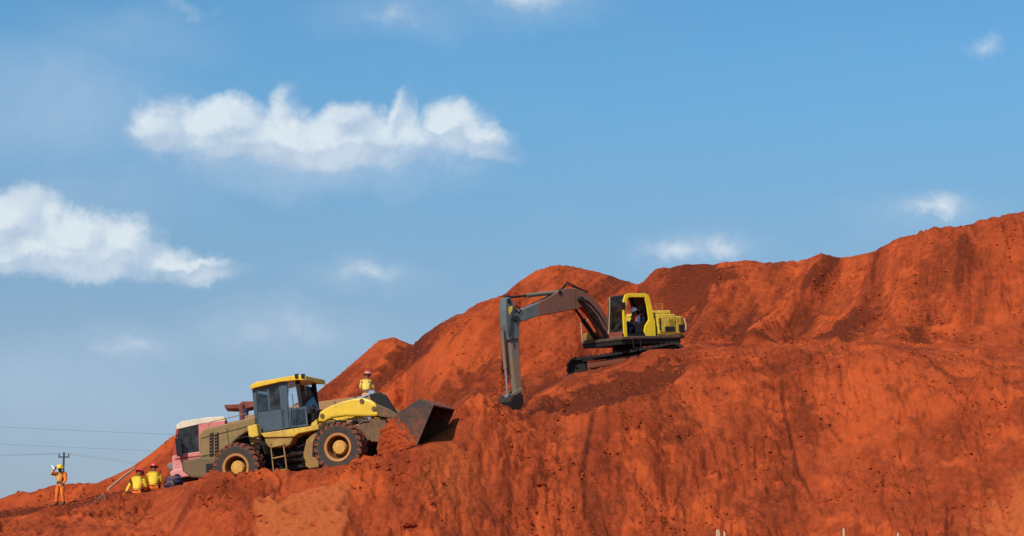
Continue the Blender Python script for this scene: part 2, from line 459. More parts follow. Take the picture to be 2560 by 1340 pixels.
ROW_G = [(-1500, 1335, 105), (-600, 1290, 103), (0, 1245, 100), (60, 1230, 99), (140, 1212, 98), (200, 1209, 97), (245, 1207, 96), (290, 1187, 96), (330, 1167, 96),
         (380, 1132, 96), (430, 1092, 96), (500, 1070, 97), (600, 1050, 98), (700, 1022, 99), (775, 995, 100), (850, 936, 102), (900, 894, 103), (945, 853, 104),
         (985, 845, 104), (1015, 857, 104), (1032, 864, 101), (1045, 852, 98), (1060, 838, 97), (1100, 809, 96), (1150, 781, 96), (1200, 757, 96), (1255, 743, 96),
         (1275, 726, 99), (1300, 705, 101), (1340, 681, 102), (1385, 669, 102), (1430, 671, 102), (1470, 681, 102), (1530, 692, 102), (1592, 713, 102), (1603, 712, 98),
         (1620, 693, 94), (1640, 677, 93), (1700, 668, 92), (1780, 660, 91), (1860, 655, 90.5), (1930, 660, 90), (1990, 655, 90), (2050, 640, 89.5), (2100, 645, 89), (2190, 628, 88.5),
         (2240, 600, 88), (2280, 592, 87.5), (2330, 578, 87), (2400, 572, 86.5), (2440, 560, 86), (2500, 550, 85.5), (2530, 540, 85), (2560, 532, 85), (2800, 470, 84),
         (3200, 420, 83), (4000, 600, 83), (5000, 1080, 83)]


def u_of(px, py):
    d = ray(px, py); return d.x / d.y


cols_px = np.concatenate([np.linspace(-1500, -60, 50), np.linspace(-50, 2610, 850), np.linspace(2625, 5000, 70)])
U = (cols_px - 1280) / F / math.cos(PITCH)


def row(L, smooth_px=10):
    pts = [(u_of(a, b), c, at(a, b, c).z) for a, b, c in L]
    up = np.array([p[0] for p in pts])
    y = np.interp(U, up, [p[1] for p in pts]); z = np.interp(U, up, [p[2] for p in pts])
    k = max(1, int(smooth_px / 3.2))
    if k > 1:
        ker = np.hanning(2 * k + 1)[1:-1] if k > 1 else np.ones(1); ker = ker / ker.sum()
        h = len(ker) // 2
        y = np.convolve(np.pad(y, h, mode='edge'), ker, 'valid'); z = np.convolve(np.pad(z, h, mode='edge'), ker, 'valid')
    return y, z


yC, zC = row(ROW_C, 26); yD, zD = row(ROW_D, 40); yD2, zD2 = row(ROW_D2, 30); yE, zE = row(ROW_E, 40); yG, zG = row(ROW_G, 8)
one = np.ones_like(U)
yB = np.interp(cols_px, [-1500, 0, 600, 1200, 1500, 2000, 2560, 5000], [54, 52, 50, 52.5, 55, 57, 54, 54]); zB = 0 * one
yF = np.maximum(yE + 1.2, yG - (zG - zE) / 0.62); zF = zE + 0.13 * (zG - zE)
yF = np.minimum(yF, yG - 2.0)
rows = [(6 * one, -0.6 * one), (10 * one, 0 * one), (yB, zB), (yC, zC), (yD, zD), (yD2, zD2), (yE, zE), (yF, zF), (yG, zG),
        (yG + 1.4, zG - 0.35), (yG + 10, np.maximum(zG * 0.35, 0.2)), (yG * 0 + 150, -0.6 * one)]
seg_n = [3, 14, 160, 44, 50, 46, 60, 130, 8, 14, 6]
Yk = np.array([r[0] for r in rows]); Zk = np.array([r[1] for r in rows])
for i in range(1, len(Yk)): Yk[i] = np.maximum(Yk[i], Yk[i - 1] + 0.4)
hk = np.diff(Yk, axis=0); dk = np.diff(Zk, axis=0) / hk
mk = np.zeros_like(Yk)
for i in range(1, len(Yk) - 1):
    a, b = dk[i - 1], dk[i]; w1 = 2 * hk[i] + hk[i - 1]; w2 = hk[i] + 2 * hk[i - 1]
    ok = a * b > 0
    mk[i] = np.where(ok, (w1 + w2) / (w1 / np.where(ok, a, 1) + w2 / np.where(ok, b, 1)), 0)
mk[0] = dk[0]; mk[-1] = dk[-1]
YY, ZZ = [], []
for i, n in enumerate(seg_n):
    for j in range(n):
        t = j / n
        h00 = 2 * t**3 - 3 * t**2 + 1; h10 = t**3 - 2 * t**2 + t; h01 = -2 * t**3 + 3 * t**2; h11 = t**3 - t**2
        YY.append(Yk[i] + hk[i] * t)
        ZZ.append(h00 * Zk[i] + h10 * hk[i] * mk[i] + h01 * Zk[i + 1] + h11 * hk[i] * mk[i + 1])
YY.append(Yk[-1]); ZZ.append(Zk[-1])
TY = np.array(YY); TZ = np.array(ZZ); TX = U[None, :] * TY
NR, NC = TY.shape
c_, s_ = math.cos(PITCH), math.sin(PITCH)


def project(X, Y, Z):
    fz = Y * c_ + (Z - CAM.z) * s_; uz = -Y * s_ + (Z - CAM.z) * c_
    return 1280 + F * X / fz, 670 - F * uz / fz


PX, PY = project(TX, TY, TZ)
rowi = np.arange(NR)[:, None] * np.ones((1, NC))
cum = np.cumsum([0] + seg_n)
on_bank = np.clip((rowi - cum[2]) / 20, 0, 1) * np.clip((cum[3] + 6 - rowi) / 12, 0, 1)
on_back = np.clip((rowi - cum[6] - 10) / 30, 0, 1) * np.clip((cum[8] + 4 - rowi) / 6, 0, 1)
active = np.clip((TY - 30) / 15, 0, 1) * np.clip((140 - TY) / 20, 0, 1)


def sstep(a, b, x):
    t = np.clip((x - a) / (b - a), 0, 1); return t * t * (3 - 2 * t)


# calm ground under the machines and people
calm = np.ones_like(TX)
def flat(px, py, Y, r):
    global calm
    p = at(px, py, Y)
    d = np.sqrt((TX - p.x)**2 + (TY - p.y)**2)
    calm = np.minimum(calm, 0.12 + 0.88 * sstep(r * 0.6, r * 1.3, d))
flat(600, 1226, 60.5, 2.6); flat(720, 1205, 60.2, 2.8); flat(850, 1187, 59.8, 2.6); flat(1000, 1150, 59.5, 2.4)
for q in (470, 560, 680, 800, 900): flat(q, 1210, 71, 2.8)
flat(1470, 920, 74.5, 2.4); flat(1560, 905, 76, 3.0); flat(1650, 890, 77, 2.8)
flat(345, 1240, 64.5, 0.9); flat(382, 1226, 64.8, 0.9); flat(148, 1264, 86, 1.2)

# slant of the run-off streaks (sideways shift for each metre of drop)
slant = np.where(on_back > 0, np.interp(PX, [0, 900, 1300, 1700, 2100, 2560], [1.2, 1.1, 0.95, 0.9, 0.7, 0.25]), 0.12)
sc = TX - slant * TZ
streak = fbm(sc * 0.55, TZ * 0.10 + TY * 0.03, 4, 5, 0.55)
streak2 = fbm(sc * 2.2, TZ * 0.28 + 3, 3, 21, 0.55)
big = fbm(TX * 0.13, TY * 0.13, 3, 31)
med = fbm(TX * 0.55, TY * 0.55, 3, 41, 0.55)
lump = fbm(TX * 1.9, TY * 1.9, 4, 51, 0.58)
ridg = fbm(TX * 0.9 + 4, TY * 0.9, 4, 61, 0.55, ridged=True)
patch = fbm(TX * 0.22 + 9, TY * 0.22 + TZ * 0.2, 3, 71)
rough_amt = sstep(-0.15, 0.25, patch)
slope_w = np.maximum(on_bank, on_back)
bill = 0; am = 1.0; bxn, byn = TX * 2.6, TY * 2.6 + TZ * 1.3
for i in range(4):
    bill = bill + am * np.abs(perlin(bxn, byn, 121 + i)); am *= 0.6; bxn = bxn * 1.93 + 5.1; byn = byn * 1.93 + 2.7
bill = bill - 0.42
crumb_w = sstep(-0.10, 0.22, fbm(TX * 0.33 + 5, TY * 0.33 + TZ * 0.25, 4, 141, 0.6))
def zone(px, py, rx, ry, w): return w * np.exp(-(((PX - px) / rx)**2 + ((PY - py) / ry)**2))
for z_ in ((1560, 970, 190, 60, 1.0), (1250, 1000, 120, 40, 1.0), (1960, 1080, 70, 170, .9), (1690, 1060, 80, 80, .9), (2060, 930, 200, 50, .8), (330, 1270, 300, 40, .5), (1130, 1160, 80, 90, .7), (2300, 640, 300, 60, .5), (1850, 690, 220, 40, .7), (1000, 1150, 120, 40, .5)):
    crumb_w = np.maximum(crumb_w, zone(*z_))
disp = slope_w * (0.30 * streak + 0.05 * streak2) + 0.40 * big * slope_w + 0.17 * med * (0.35 + 0.65 * slope_w) + (0.028 + 0.085 * rough_amt) * lump + 0.06 * (ridg - 0.3) * rough_amt + (0.06 + 0.25 * crumb_w) * bill
for fq, dp, wd_, sd_ in ((0.55, 0.20, 0.055, 201), (1.1, 0.12, 0.07, 211), (2.1, 0.06, 0.09, 221)):
    gn = perlin(sc * fq + 0.35 * med + 0.10 * lump, TZ * 0.07 * fq + TY * 0.03, sd_)
    gm = sstep(-0.05, 0.3, fbm(TX * 0.25 + sd_, TY * 0.25 + TZ * 0.15, 2, sd_ + 5))
    disp -= dp * np.exp(-(gn / wd_)**2) * gm * slope_w
# keep the skyline where it is: less relief right at the crest of the ridge
sky_w = 1 - 0.84 * np.exp(-((rowi - cum[8]) / 26.0)**2)
crest_w = 1 - 0.5 * np.exp(-((rowi - cum[3]) / 10.0)**2) * (PX < 1100)
disp = disp * active * calm * sky_w * crest_w
# clumpy brow along the right-hand ridge
brow = np.exp(-((rowi - cum[8]) / 9.0)**2) * (PX > 1600)
disp += brow * 0.13 * np.maximum(0, perlin(TX * 0.75, TY * 0.3, 81) + 0.1) * 1.4

moist_shade = np.zeros_like(TX); pale = np.zeros_like(TX)  # dark tone: damp earth, darker bands and painted shade; pale: lighter tone


def seg_dist(line):
    best = np.full(TX.shape, 1e9)
    for (ax, ay), (bx, by) in zip(line, line[1:]):
        vx, vy = bx - ax, by - ay
        t = np.clip(((PX - ax) * vx + (PY - ay) * vy) / (vx * vx + vy * vy), 0, 1)
        best = np.minimum(best, np.hypot(PX - ax - t * vx, PY - ay - t * vy))
    return best


bank = (rowi >= cum[2]) & (rowi <= cum[4])
shelf = (rowi >= cum[3]) & (rowi <= cum[6] + 20)
back = (rowi >= cum[5]) & (rowi <= cum[8] + 2)
jag = fbm(TX * 1.3, TY * 1.3 + TZ, 4, 91, 0.6)


def ell(px, py, rx, ry, ang, w, where, arr):
    a = R(ang); dx_ = PX - px; dy_ = PY - py
    e = ((dx_ * math.cos(a) - dy_ * math.sin(a)) / rx)**2 + ((dx_ * math.sin(a) + dy_ * math.cos(a)) / ry)**2
    m = sstep(1.35, 0.45, np.sqrt(e) + jag * 0.9) * w * where
    np.maximum(arr, m, out=arr)


# grooves left by teeth and run-off on the near face: line, width px, depth m, darkness
for line, w, dep, dk_ in [
    ([(1482, 1040), (1470, 1100), (1458, 1170), (1462, 1240), (1480, 1310), (1500, 1360)], 11, 0.10, 0.75),
    ([(1955, 955), (1958, 1010), (1975, 1070), (1985, 1120), (2000, 1180), (2030, 1232)], 5, 0.16, 0.85),
    ([(1660, 1180), (1668, 1240), (1675, 1300)], 6, 0.10, 0.5), ([(1698, 1180), (1706, 1240), (1715, 1300)], 6, 0.10, 0.6),
    ([(1870, 858), (1925, 861)], 4, 0.22, 0.7), ([(1912, 917), (1975, 914)], 5, 0.25, 0.8),
    ([(2520, 860), (2515, 1000), (2520, 1100)], 7, 0.08, 0.3), ([(2485, 870), (2480, 980)], 6, 0.08, 0.3),
    ([(2170, 1070), (2230, 1130), (2260, 1200)], 8, 0.05, 0.35),
    ([(1345, 1100), (1340, 1200), (1335, 1290)], 9, 0.06, 0.25), ([(1225, 1150), (1235, 1260), (1240, 1340)], 9, 0.06, 0.2),
]:
    d = seg_dist(line) + jag * w * 0.5
    g = np.exp(-(d / w)**2) * bank
    disp -= g * dep * 0.8; np.maximum(moist_shade, g * dk_, out=moist_shade)
# ledges and clefts down the broken strip
for k in range(46):
    y0 = 930 + rng.random() * 330; x0 = 1945 + (y0 - 930) * 0.02 + rng.normal() * 22
    ln = 10 + rng.random() * 26
    d = seg_dist([(x0 - ln / 2, y0 - 2), (x0 + ln / 2, y0 + 4)])
    g = np.exp(-(d / 3.6)**2) * bank; disp -= 0.16 * g; np.maximum(moist_shade, 0.7 * g, out=moist_shade)
# spurs and gullies on the tipped slopes behind
for line, w, hgt in [([(2065, 640), (1985, 750), (1885, 865)], 26, 0.55), ([(2235, 680), (2140, 790), (2060, 870)], 26, 0.25), ([(2400, 640), (2300, 760), (2230, 860)], 30, 0.2),
                     ([(1870, 665), (1800, 760), (1740, 850)], 26, 0.30), ([(1250, 748), (1130, 862), (980, 995)], 48, 0.60), ([(1038, 862), (965, 925), (880, 990)], 34, -0.75),
                     ([(1385, 672), (1330, 780), (1290, 880)], 55, 0.35), ([(1215, 860), (1160, 930), (1100, 1000)], 32, -0.45), ([(2120, 660), (2040, 760), (1975, 850)], 22, -0.35)]:
    disp += hgt * np.exp(-((seg_dist(line) + jag * w * 0.4) / w)**2) * back * (1 - np.exp(-((rowi - cum[8]) / 45.0)**2))
# holes and scuffs, their shade painted into the soil colour
for k in range(520):
    x0 = -20 + rng.random() * 2600; y0 = 640 + rng.random() * 700
    r = 2.6 + rng.random()**3 * 7
    near = (np.abs(cols_px - x0) < 45)
    sl = np.where(near)[0]
    if len(sl) == 0: continue
    a, b = sl[0], sl[-1] + 1
    g = np.exp(-(((PX[:, a:b] - x0) / (r * 1.3))**2 + ((PY[:, a:b] - y0) / r)**2)) * (bank | back | shelf)[:, a:b]
    disp[:, a:b] -= 0.16 * g * (r / 7); moist_shade[:, a:b] = np.maximum(moist_shade[:, a:b], 0.55 * g)

# dug hollow at the digging bucket, furrow beside it
d = np.hypot((PX - 1262) / 60, (PY - 1005) / 22); disp -= 0.35 * np.exp(-d * d) * shelf
d = seg_dist([(1300, 1055), (1370, 1020), (1425, 1000)]); disp -= 0.30 * np.exp(-(d / 12)**2) * shelf
np.maximum(moist_shade, 0.7 * np.exp(-(d / 15)**2) * (shelf | bank), out=moist_shade)
disp += 0.25 * np.exp(-(seg_dist([(1318, 1040), (1365, 1008)]) / 12)**2) * shelf
d = seg_dist([(1290, 1000), (1330, 968), (1400, 930)]); disp -= 0.40 * np.exp(-(d / 13)**2) * shelf  # trough added along the shadow band of stick and boom
np.maximum(moist_shade, 0.8 * np.exp(-(d / 15)**2) * shelf, out=moist_shade)  # that shadow band painted dark into the soil colour

# ground colours with their own shapes: freshly turned damp earth, darker bands, paler earth
for a in [(1600, 962, 170, 40, 12, 1.5), (1500, 1000, 180, 28, 8, 1.1), (1420, 950, 90, 20, 10, .5), (1180, 965, 120, 42, 10, .75), (1250, 1010, 60, 22, 0, .8),
          (1330, 900, 110, 40, 20, .35), (90, 1278, 190, 13, 8, .95), (260, 1240, 110, 17, 30, .85), (330, 1205, 70, 14, 38, .7), (1330, 1060, 60, 18, 20, .6)]:
    ell(*a, shelf, moist_shade)  # dark stamps on the shelf, the left ditch among them
for a in [(1010, 885, 150, 30, 40, .85), (930, 950, 110, 28, 40, .8), (1160, 950, 110, 46, 35, .7), (1250, 860, 90, 50, 50, .35), (1760, 690, 110, 22, 4, .85), (1690, 720, 60, 18, 20, .7),
          (1960, 700, 60, 90, 40, .5), (1830, 760, 120, 60, 45, .45), (2080, 740, 80, 70, 45, .5), (2120, 830, 130, 26, 30, .8), (2190, 760, 40, 60, 45, .5), (2330, 700, 130, 60, 40, .5), (2420, 640, 60, 30, 30, .35),
          (2250, 840, 90, 40, 30, .4), (1760, 840, 90, 30, 10, .4), (380, 1170, 70, 16, 38, .35), (1450, 760, 80, 30, 0, .25)]:
    ell(*a, back, moist_shade)  # darker bands along the back slopes
for a in [(1690, 1060, 60, 55, 45, .8), (1640, 1000, 60, 30, 10, .6), (2010, 1040, 30, 90, 5, .75), (1960, 925, 90, 26, 0, .7), (1950, 1150, 45, 90, 0, .6), (1690, 1190, 60, 70, 0, .5),
          (1560, 1130, 50, 90, 5, .3), (1480, 1080, 40, 60, 5, .4), (1860, 1010, 60, 60, 0, .35), (2440, 1050, 70, 50, 0, .45), (2350, 1120, 90, 60, 30, .4), (2250, 1250, 130, 50, 10, .45), (2480, 1180, 90, 40, 5, .4),
          (1930, 1290, 60, 40, 0, .55), (2040, 1290, 50, 40, 0, .5), (1230, 1200, 60, 60, 0, .35), (1180, 1090, 90, 24, 20, .4), (330, 1275, 70, 30, 10, .45), (560, 1230, 120, 20, 8, .4), (1000, 1170, 70, 20, 15, .45), (960, 1260, 50, 40, 0, .3)]:
    ell(*a[:5], a[5] * 0.78, bank, moist_shade)
for a in [(2200, 990, 190, 120, 0, .55), (2110, 1130, 60, 130, 0, .3), (1130, 1170, 60, 70, 0, .45), (2540, 1290, 110, 60, 0, .5), (1440, 1050, 60, 40, 30, .5), (1220, 1120, 130, 60, 0, .3), (1660, 1000, 60, 14, 25, .5), (2440, 950, 70, 130, 0, .35), (1740, 1010, 50, 60, 40, .4), (300, 1310, 160, 40, 0, .3)]:
    ell(*a, bank, pale)
for a in [(1110, 900, 190, 34, 42, .5), (1060, 930, 140, 24, 42, .5), (1975, 750, 150, 17, 50, .6), (2020, 690, 60, 14, 50, .5), (1340, 800, 140, 50, 40, .3), (1400, 690, 110, 20, 0, .3), (2480, 640, 90, 60, 30, .35), (1890, 690, 50, 40, 40, .4), (900, 900, 90, 16, 42, .3), (2500, 800, 60, 120, 0, .3), (60, 1248, 130, 10, 10, .3)]:
    ell(*a, back, pale)

fld = fbm(sc * 0.42, TZ * 0.13 + TY * 0.02, 5, 151, 0.6)
moist_shade = np.maximum(moist_shade, sstep(-0.12, 0.38, fld) * 0.85 * back * sstep(1560, 1720, PX) * sstep(2600, 2350, PX))  # streaky darker tone over the right-hand back slope
moist_shade = np.maximum(moist_shade, sstep(0.02, 0.5, fld) * 0.6 * back * (PX < 1600))
fl2 = fbm(TX * 0.55 + 2, TY * 0.5 + TZ * 0.12, 5, 161, 0.66)
moist_shade = np.maximum(moist_shade, sstep(0.02, 0.55, fl2) * 0.5 * (bank | shelf))
pale = np.maximum(pale, sstep(0.10, 0.55, -fl2) * 0.7 * (bank | shelf))
pale = np.maximum(pale, sstep(0.12, 0.5, -fld) * 0.7 * back)
# flat-cut face of paler earth below the loader
def inpoly(poly):
    ins = np.zeros(TX.shape, bool); jx = PX + jag * 16 + 5 * perlin(TX * 5, TY * 5, 171); jy = PY + jag * 13 + 4 * perlin(TX * 5, TY * 5, 181)
    for (ax, ay), (bx, by) in zip(poly, poly[1:] + poly[:1]):
        c = ((ay > jy) != (by > jy)) & (jx < (bx - ax) * (jy - ay) / (by - ay + 1e-9) + ax)
        ins ^= c
    return ins
blk = inpoly([(634, 1262), (884, 1203), (874, 1252), (866, 1340), (868, 1420), (628, 1420), (640, 1330)]) & bank
cut = blk.astype(float)
for ax_ in (0, 1):
    for _ in range(2):
        cut = (cut + np.roll(cut, 1, ax_) + np.roll(cut, -1, ax_)) / 3
disp = disp * (1 - 0.85 * cut) + cut * 0.14
tanc = cut.copy()
ell(2545, 1285, 120, 75, 8, .75, bank, tanc); ell(1120, 1190, 70, 90, 10, .4, bank, tanc); ell(300, 1310, 150, 30, 5, .3, bank, tanc)
for k in range(26):
    x0 = 650 + rng.random() * 215; y0 = 1225 + rng.random() * 115; r = 2.5 + rng.random()**2 * 6
    g = np.exp(-(((PX - x0) / (r * 1.4))**2 + ((PY - y0) / r)**2)) * bank
    disp -= 0.12 * g * (r / 6); moist_shade = np.maximum(moist_shade, 0.6 * g); tanc = tanc * (1 - 0.7 * g)

disp += 0.008 * perlin(TX * 9, TY * 9, 95) * active
TZ2 = TZ + disp
# a little sideways relief so the steep faces are not pure height steps
push = 0.05 * lump * slope_w * active * calm * sky_w
TY2 = TY - push

nv = NR * NC
co = np.stack([TX, TY2, TZ2], -1).reshape(-1, 3).astype(np.float32)
ii = (np.arange(NR - 1)[:, None] * NC + np.arange(NC - 1)[None, :]).ravel()
quads = np.stack([ii, ii + 1, ii + NC + 1, ii + NC], -1).astype(np.int32)
me = bpy.data.meshes.new('hillside')
me.vertices.add(nv); me.vertices.foreach_set('co', co.ravel())
me.loops.add(quads.size); me.loops.foreach_set('vertex_index', quads.ravel())
me.polygons.add(len(quads)); me.polygons.foreach_set('loop_start', np.arange(0, quads.size, 4, dtype=np.int32))
me.update(calc_edges=True)
for nm, arr in (('damp_shade', moist_shade), ('pale', pale), ('tan', tanc), ('streak', streak + 0.5 * streak2)):
    at_ = me.attributes.new(nm, 'FLOAT', 'POINT'); at_.data.foreach_set('value', arr.ravel().astype(np.float32))
me.shade_smooth()
hill = bpy.data.objects.new('hillside', me); COL.objects.link(hill); hill['kind'] = 'structure'


def ground_h(x, y):
    """height of the finished landform at x, y"""
    u = x / y
    c = np.searchsorted(U, u); c = min(max(c, 1), NC - 1)
    f = (u - U[c - 1]) / (U[c] - U[c - 1])
    z0 = np.interp(y, TY2[:, c - 1], TZ2[:, c - 1]); z1 = np.interp(y, TY2[:, c], TZ2[:, c])
    return float(z0 * (1 - f) + z1 * f)


def earth_mat(name, attrs=True):
    m = bpy.data.materials.new(name); m.use_nodes = True
    t = m.node_tree; b = t.nodes['Principled BSDF']
    g = t.nodes.new('ShaderNodeTexCoord').outputs['Object']
    n1 = noise(t, g, 0.35, 8, 0.62); n2 = noise(t, g, 1.7, 7, 0.62); n3 = noise(t, g, 7, 6, 0.65); n4 = noise(t, g, 30, 4, 0.6)
    c = mix(t, (n1 * 0.55 + n2 * 0.45).smooth(0.36, 0.64), (0.270, 0.041, 0.0112), (0.425, 0.071, 0.0190))
    c = mix(t, n3.smooth(0.46, 0.66) * 0.42, c, (0.17, 0.024, 0.008))
    n5 = noise(t, g, 3.1, 9, 0.74, 0.6); n6 = noise(t, g, 13, 5, 0.7)
    c = mix(t, n5.smooth(0.53, 0.66) * 0.56, c, (0.15, 0.022, 0.008))
    c = mix(t, n5.smooth(0.46, 0.33) * 0.5, c, (0.54, 0.100, 0.028))
    c = mix(t, n6.smooth(0.58, 0.70) * 0.5, c, (0.12, 0.020, 0.009))
    c = mix(t, n4.smooth(0.50, 0.72) * 0.35, c, (0.54, 0.115, 0.036))
    if attrs:
        def A(nm):
            a = t.nodes.new('ShaderNodeAttribute'); a.attribute_name = nm; return N(t, a.outputs['Fac'])
        st = A('streak').smooth(-0.45, 0.45)
        c = mix(t, st * 0.35, c, (0.21, 0.029, 0.009))
        c = mix(t, A('pale') * (n2 * 0.8 + 0.6), c, (0.54, 0.090, 0.021))
        damp_shade = (A('damp_shade') * 1.1 + (n2 - 0.5) * 0.7 + (n5 - 0.5) * 0.9).smooth(0.12, 0.95)
        c = mix(t, damp_shade * 0.84, c, (0.100, 0.0185, 0.0070))  # damp earth and painted shade share this dark colour
        tn = A('tan')
        tcol = mix(t, n3.smooth(0.35, 0.7), (0.49, 0.122, 0.034), (0.42, 0.085, 0.023))
        c = mix(t, tn * (n5 * 0.7 + 0.45), c, tcol)
    t.links.new(c, b.inputs['Base Color'])
    b.inputs['Roughness'].default_value = 0.95; b.inputs['Specular IOR Level'].default_value = 0.12
    h = n3 * 0.10 + n4 * 0.045 + n2 * 0.12 + n5 * 0.16 + n6 * 0.06
    bp = t.nodes.new('ShaderNodeBump'); bp.inputs['Strength'].default_value = 0.8; bp.inputs['Distance'].default_value = 0.45
    t.links.new(h.s, bp.inputs['Height']); t.links.new(bp.outputs[0], b.inputs['Normal'])
    return m


M_earth = earth_mat('red_earth')
M_earthplain = earth_mat('red_earth_plain', False)
me.materials.append(M_earth)

# wide flat ground out to the horizon
gm = MB(); gm.add([(-6000, -3000, -0.3), (6000, -3000, -0.3), (6000, 8000, -0.3), (-6000, 8000, -0.3)], [(0, 1, 2, 3)])
g = gm.build('ground', M_earthplain); g['kind'] = 'structure'

# ---- loose crumbs of earth
ico = bmesh.new(); bmesh.ops.create_icosphere(ico, subdivisions=1, radius=1)
iv = np.array([v.co[:] for v in ico.verts]); itri = np.array([[v.index for v in f.verts] for f in ico.faces]); ico.free()


def crumbs(name, n, seed, smin, smax, power, weight):
    r = np.random.default_rng(seed)
    w = weight.ravel().astype(float); w[~np.isfinite(w)] = 0; w /= w.sum()
    idx = r.choice(nv, n, p=w)
    base = co[idx]
    size = smin + (smax - smin) * r.random(n)**power
    V = np.repeat(iv[None], n, 0) * (0.65 + 0.7 * r.random((n, len(iv), 1))) * size[:, None, None] * np.array([1, 1, 0.75])
    an = r.random(n) * 6.28
    cx, sx_ = np.cos(an)[:, None], np.sin(an)[:, None]
    x = V[..., 0] * cx - V[..., 1] * sx_; y = V[..., 0] * sx_ + V[..., 1] * cx
    V = np.stack([x, y, V[..., 2]], -1) + base[:, None, :] + np.array([0, 0, 0.15]) * size[:, None, None]
    T = (itri[None] + (np.arange(n) * len(iv))[:, None, None]).reshape(-1, 3)
    m = bpy.data.meshes.new(name); V = V.reshape(-1, 3).astype(np.float32)
    m.vertices.add(len(V)); m.vertices.foreach_set('co', V.ravel())
    m.loops.add(T.size); m.loops.foreach_set('vertex_index', T.ravel().astype(np.int32))
    m.polygons.add(len(T)); m.polygons.foreach_set('loop_start', np.arange(0, T.size, 3, dtype=np.int32))
    m.update(calc_edges=True); m.materials.append(M_earthplain)
    o = bpy.data.objects.new(name, m); COL.objects.link(o)
    return setp(o, kind='stuff')


PX2, PY2 = project(TX, TY2, TZ2)
vis = ((PX2 > -40) & (PX2 < 2600) & (PY2 < 1360) & (rowi > cum[2]) & (rowi < cum[8])).astype(float)
clus = crumb_w**3 + 0.012
o = crumbs('earth_crumbs', 13000, 3, 0.012, 0.078, 4.0, vis * clus * (0.3 + 0.7 * calm) * (1 - 0.9 * cut))
setp(o, 'small crumbs and clods of red earth strewn over the slopes', 'earth clods')


# ------------------------------------------------------------------ machines: shared pieces
def cylinder_part(name, a, b, r_body, frac, parent, m_body, m_rod=None, r_rod=None, label=None):
    a = Vector(a); b = Vector(b); mid = a + (b - a) * frac
    m_ = MB().tube([a, mid], r_body, 12).tube([mid, mid + (b - a).normalized() * 0.05], r_body * 1.18, 12)
    o = m_.build(name, m_body, parent, smooth=True, label=label)
    d = (b - a).normalized(); side = Vector((0, 1, 0))
    rod = MB().tube([mid, b], r_rod or r_body * 0.55, 10).tube([b - side * 0.10, b + side * 0.10], r_body * 1.1, 12)
    rod.build('piston_rod', m_rod or M_chrome, o, smooth=True)
    return o


def make_wheel(parent, loc, rad, wid, lugs, outward, m_rim=None, rimr=0.52):
    e = empty('wheel', Matrix.Translation(loc) @ (Matrix.Identity(4) if outward < 0 else Matrix.Rotation(math.pi, 4, 'Z')), parent)
    w = wid / 2; ri = rad * rimr
    prof = [(ri, -w * 0.80), (ri * 1.08, -w * 0.96), (rad * 0.78, -w * 1.06), (rad * 0.90, -w * 0.98), (rad * 0.945, -w * 0.8), (rad * 0.95, 0),
            (rad * 0.945, w * 0.8), (rad * 0.90, w * 0.98), (rad * 0.78, w * 1.06), (ri * 1.08, w * 0.96), (ri, w * 0.80)]
    ty = MB().lathe(prof, n=48, closed=True).build('tyre', M_rubber, e, smooth=True)
    tr = MB()
    for k in range(lugs):
        for sgn in (-1, 1):
            a = 2 * math.pi * (k + (0.5 if sgn > 0 else 0)) / lugs
            M = Matrix.Rotation(a, 4, 'Y') @ Matrix.Translation((0, sgn * w * 0.52, rad * 0.955)) @ Matrix.Rotation(sgn * 0.35, 4, 'Z')
            tr.box(-rad * 0.075, rad * 0.075, -w * 0.54, w * 0.54, -rad * 0.05, rad * 0.03, M)
            M = Matrix.Rotation(a + 0.16 * 1, 4, 'Y') @ Matrix.Translation((0, sgn * w * 0.99, rad * 0.90))
            tr.box(-rad * 0.06, rad * 0.06, -w * 0.075, w * 0.075, -rad * 0.10, rad * 0.065, M)
    tr.build('tread', M_tread, e, bevel=0.012)
    rim = MB().lathe([(ri * 1.02, -w * 0.98), (ri * 1.06, -w * 0.92), (ri * 0.86, -w * 0.90), (ri * 0.80, -w * 0.40), (ri * 0.74, w * 0.15), (0.02, w * 0.2)], n=40)
    rim.lathe([(ri * 1.02, w * 0.9), (ri * 0.84, w * 0.45), (0.02, w * 0.3)], n=32)
    ro = rim.build('rim', m_rim or M_rimdark, e, smooth=True)
    MB().lathe([(ri * 1.03, -w * 0.97), (ri * 1.08, -w * 1.0), (ri * 1.06, -w * 1.04), (ri * 0.90, -w * 1.0), (ri * 0.86, -w * 0.86), (ri * 0.90, -w * 0.86)], n=40, closed=True).build('rim_flange', m_rim or M_rimlip, e, smooth=True)
    hub = MB().lathe([(ri * 0.56, w * 0.20), (ri * 0.54, -w * 0.48), (ri * 0.47, -w * 0.60), (ri * 0.30, -w * 0.64), (0.01, -w * 0.66)], n=28)
    for k in range(12):
        a = 2 * math.pi * k / 12
        hub.tube([(ri * 0.42 * math.cos(a), -w * 0.54, ri * 0.42 * math.sin(a)), (ri * 0.42 * math.cos(a), -w * 0.68, ri * 0.42 * math.sin(a))], 0.016, 6)
    hub.build('hub', m_rim or M_rim, e, smooth=True)
    return e


def frame_at(px, py, Y, local, heading, pitch, roll=0):
    """machine frame whose local point sits on that sight line at distance Y"""
    Rm = Matrix.Rotation(heading, 4, 'Z') @ Matrix.Rotation(pitch, 4, 'Y') @ Matrix.Rotation(roll, 4, 'X')
    return Matrix.Translation(at(px, py, Y) - Rm.to_3x3() @ Vector(local)) @ Rm


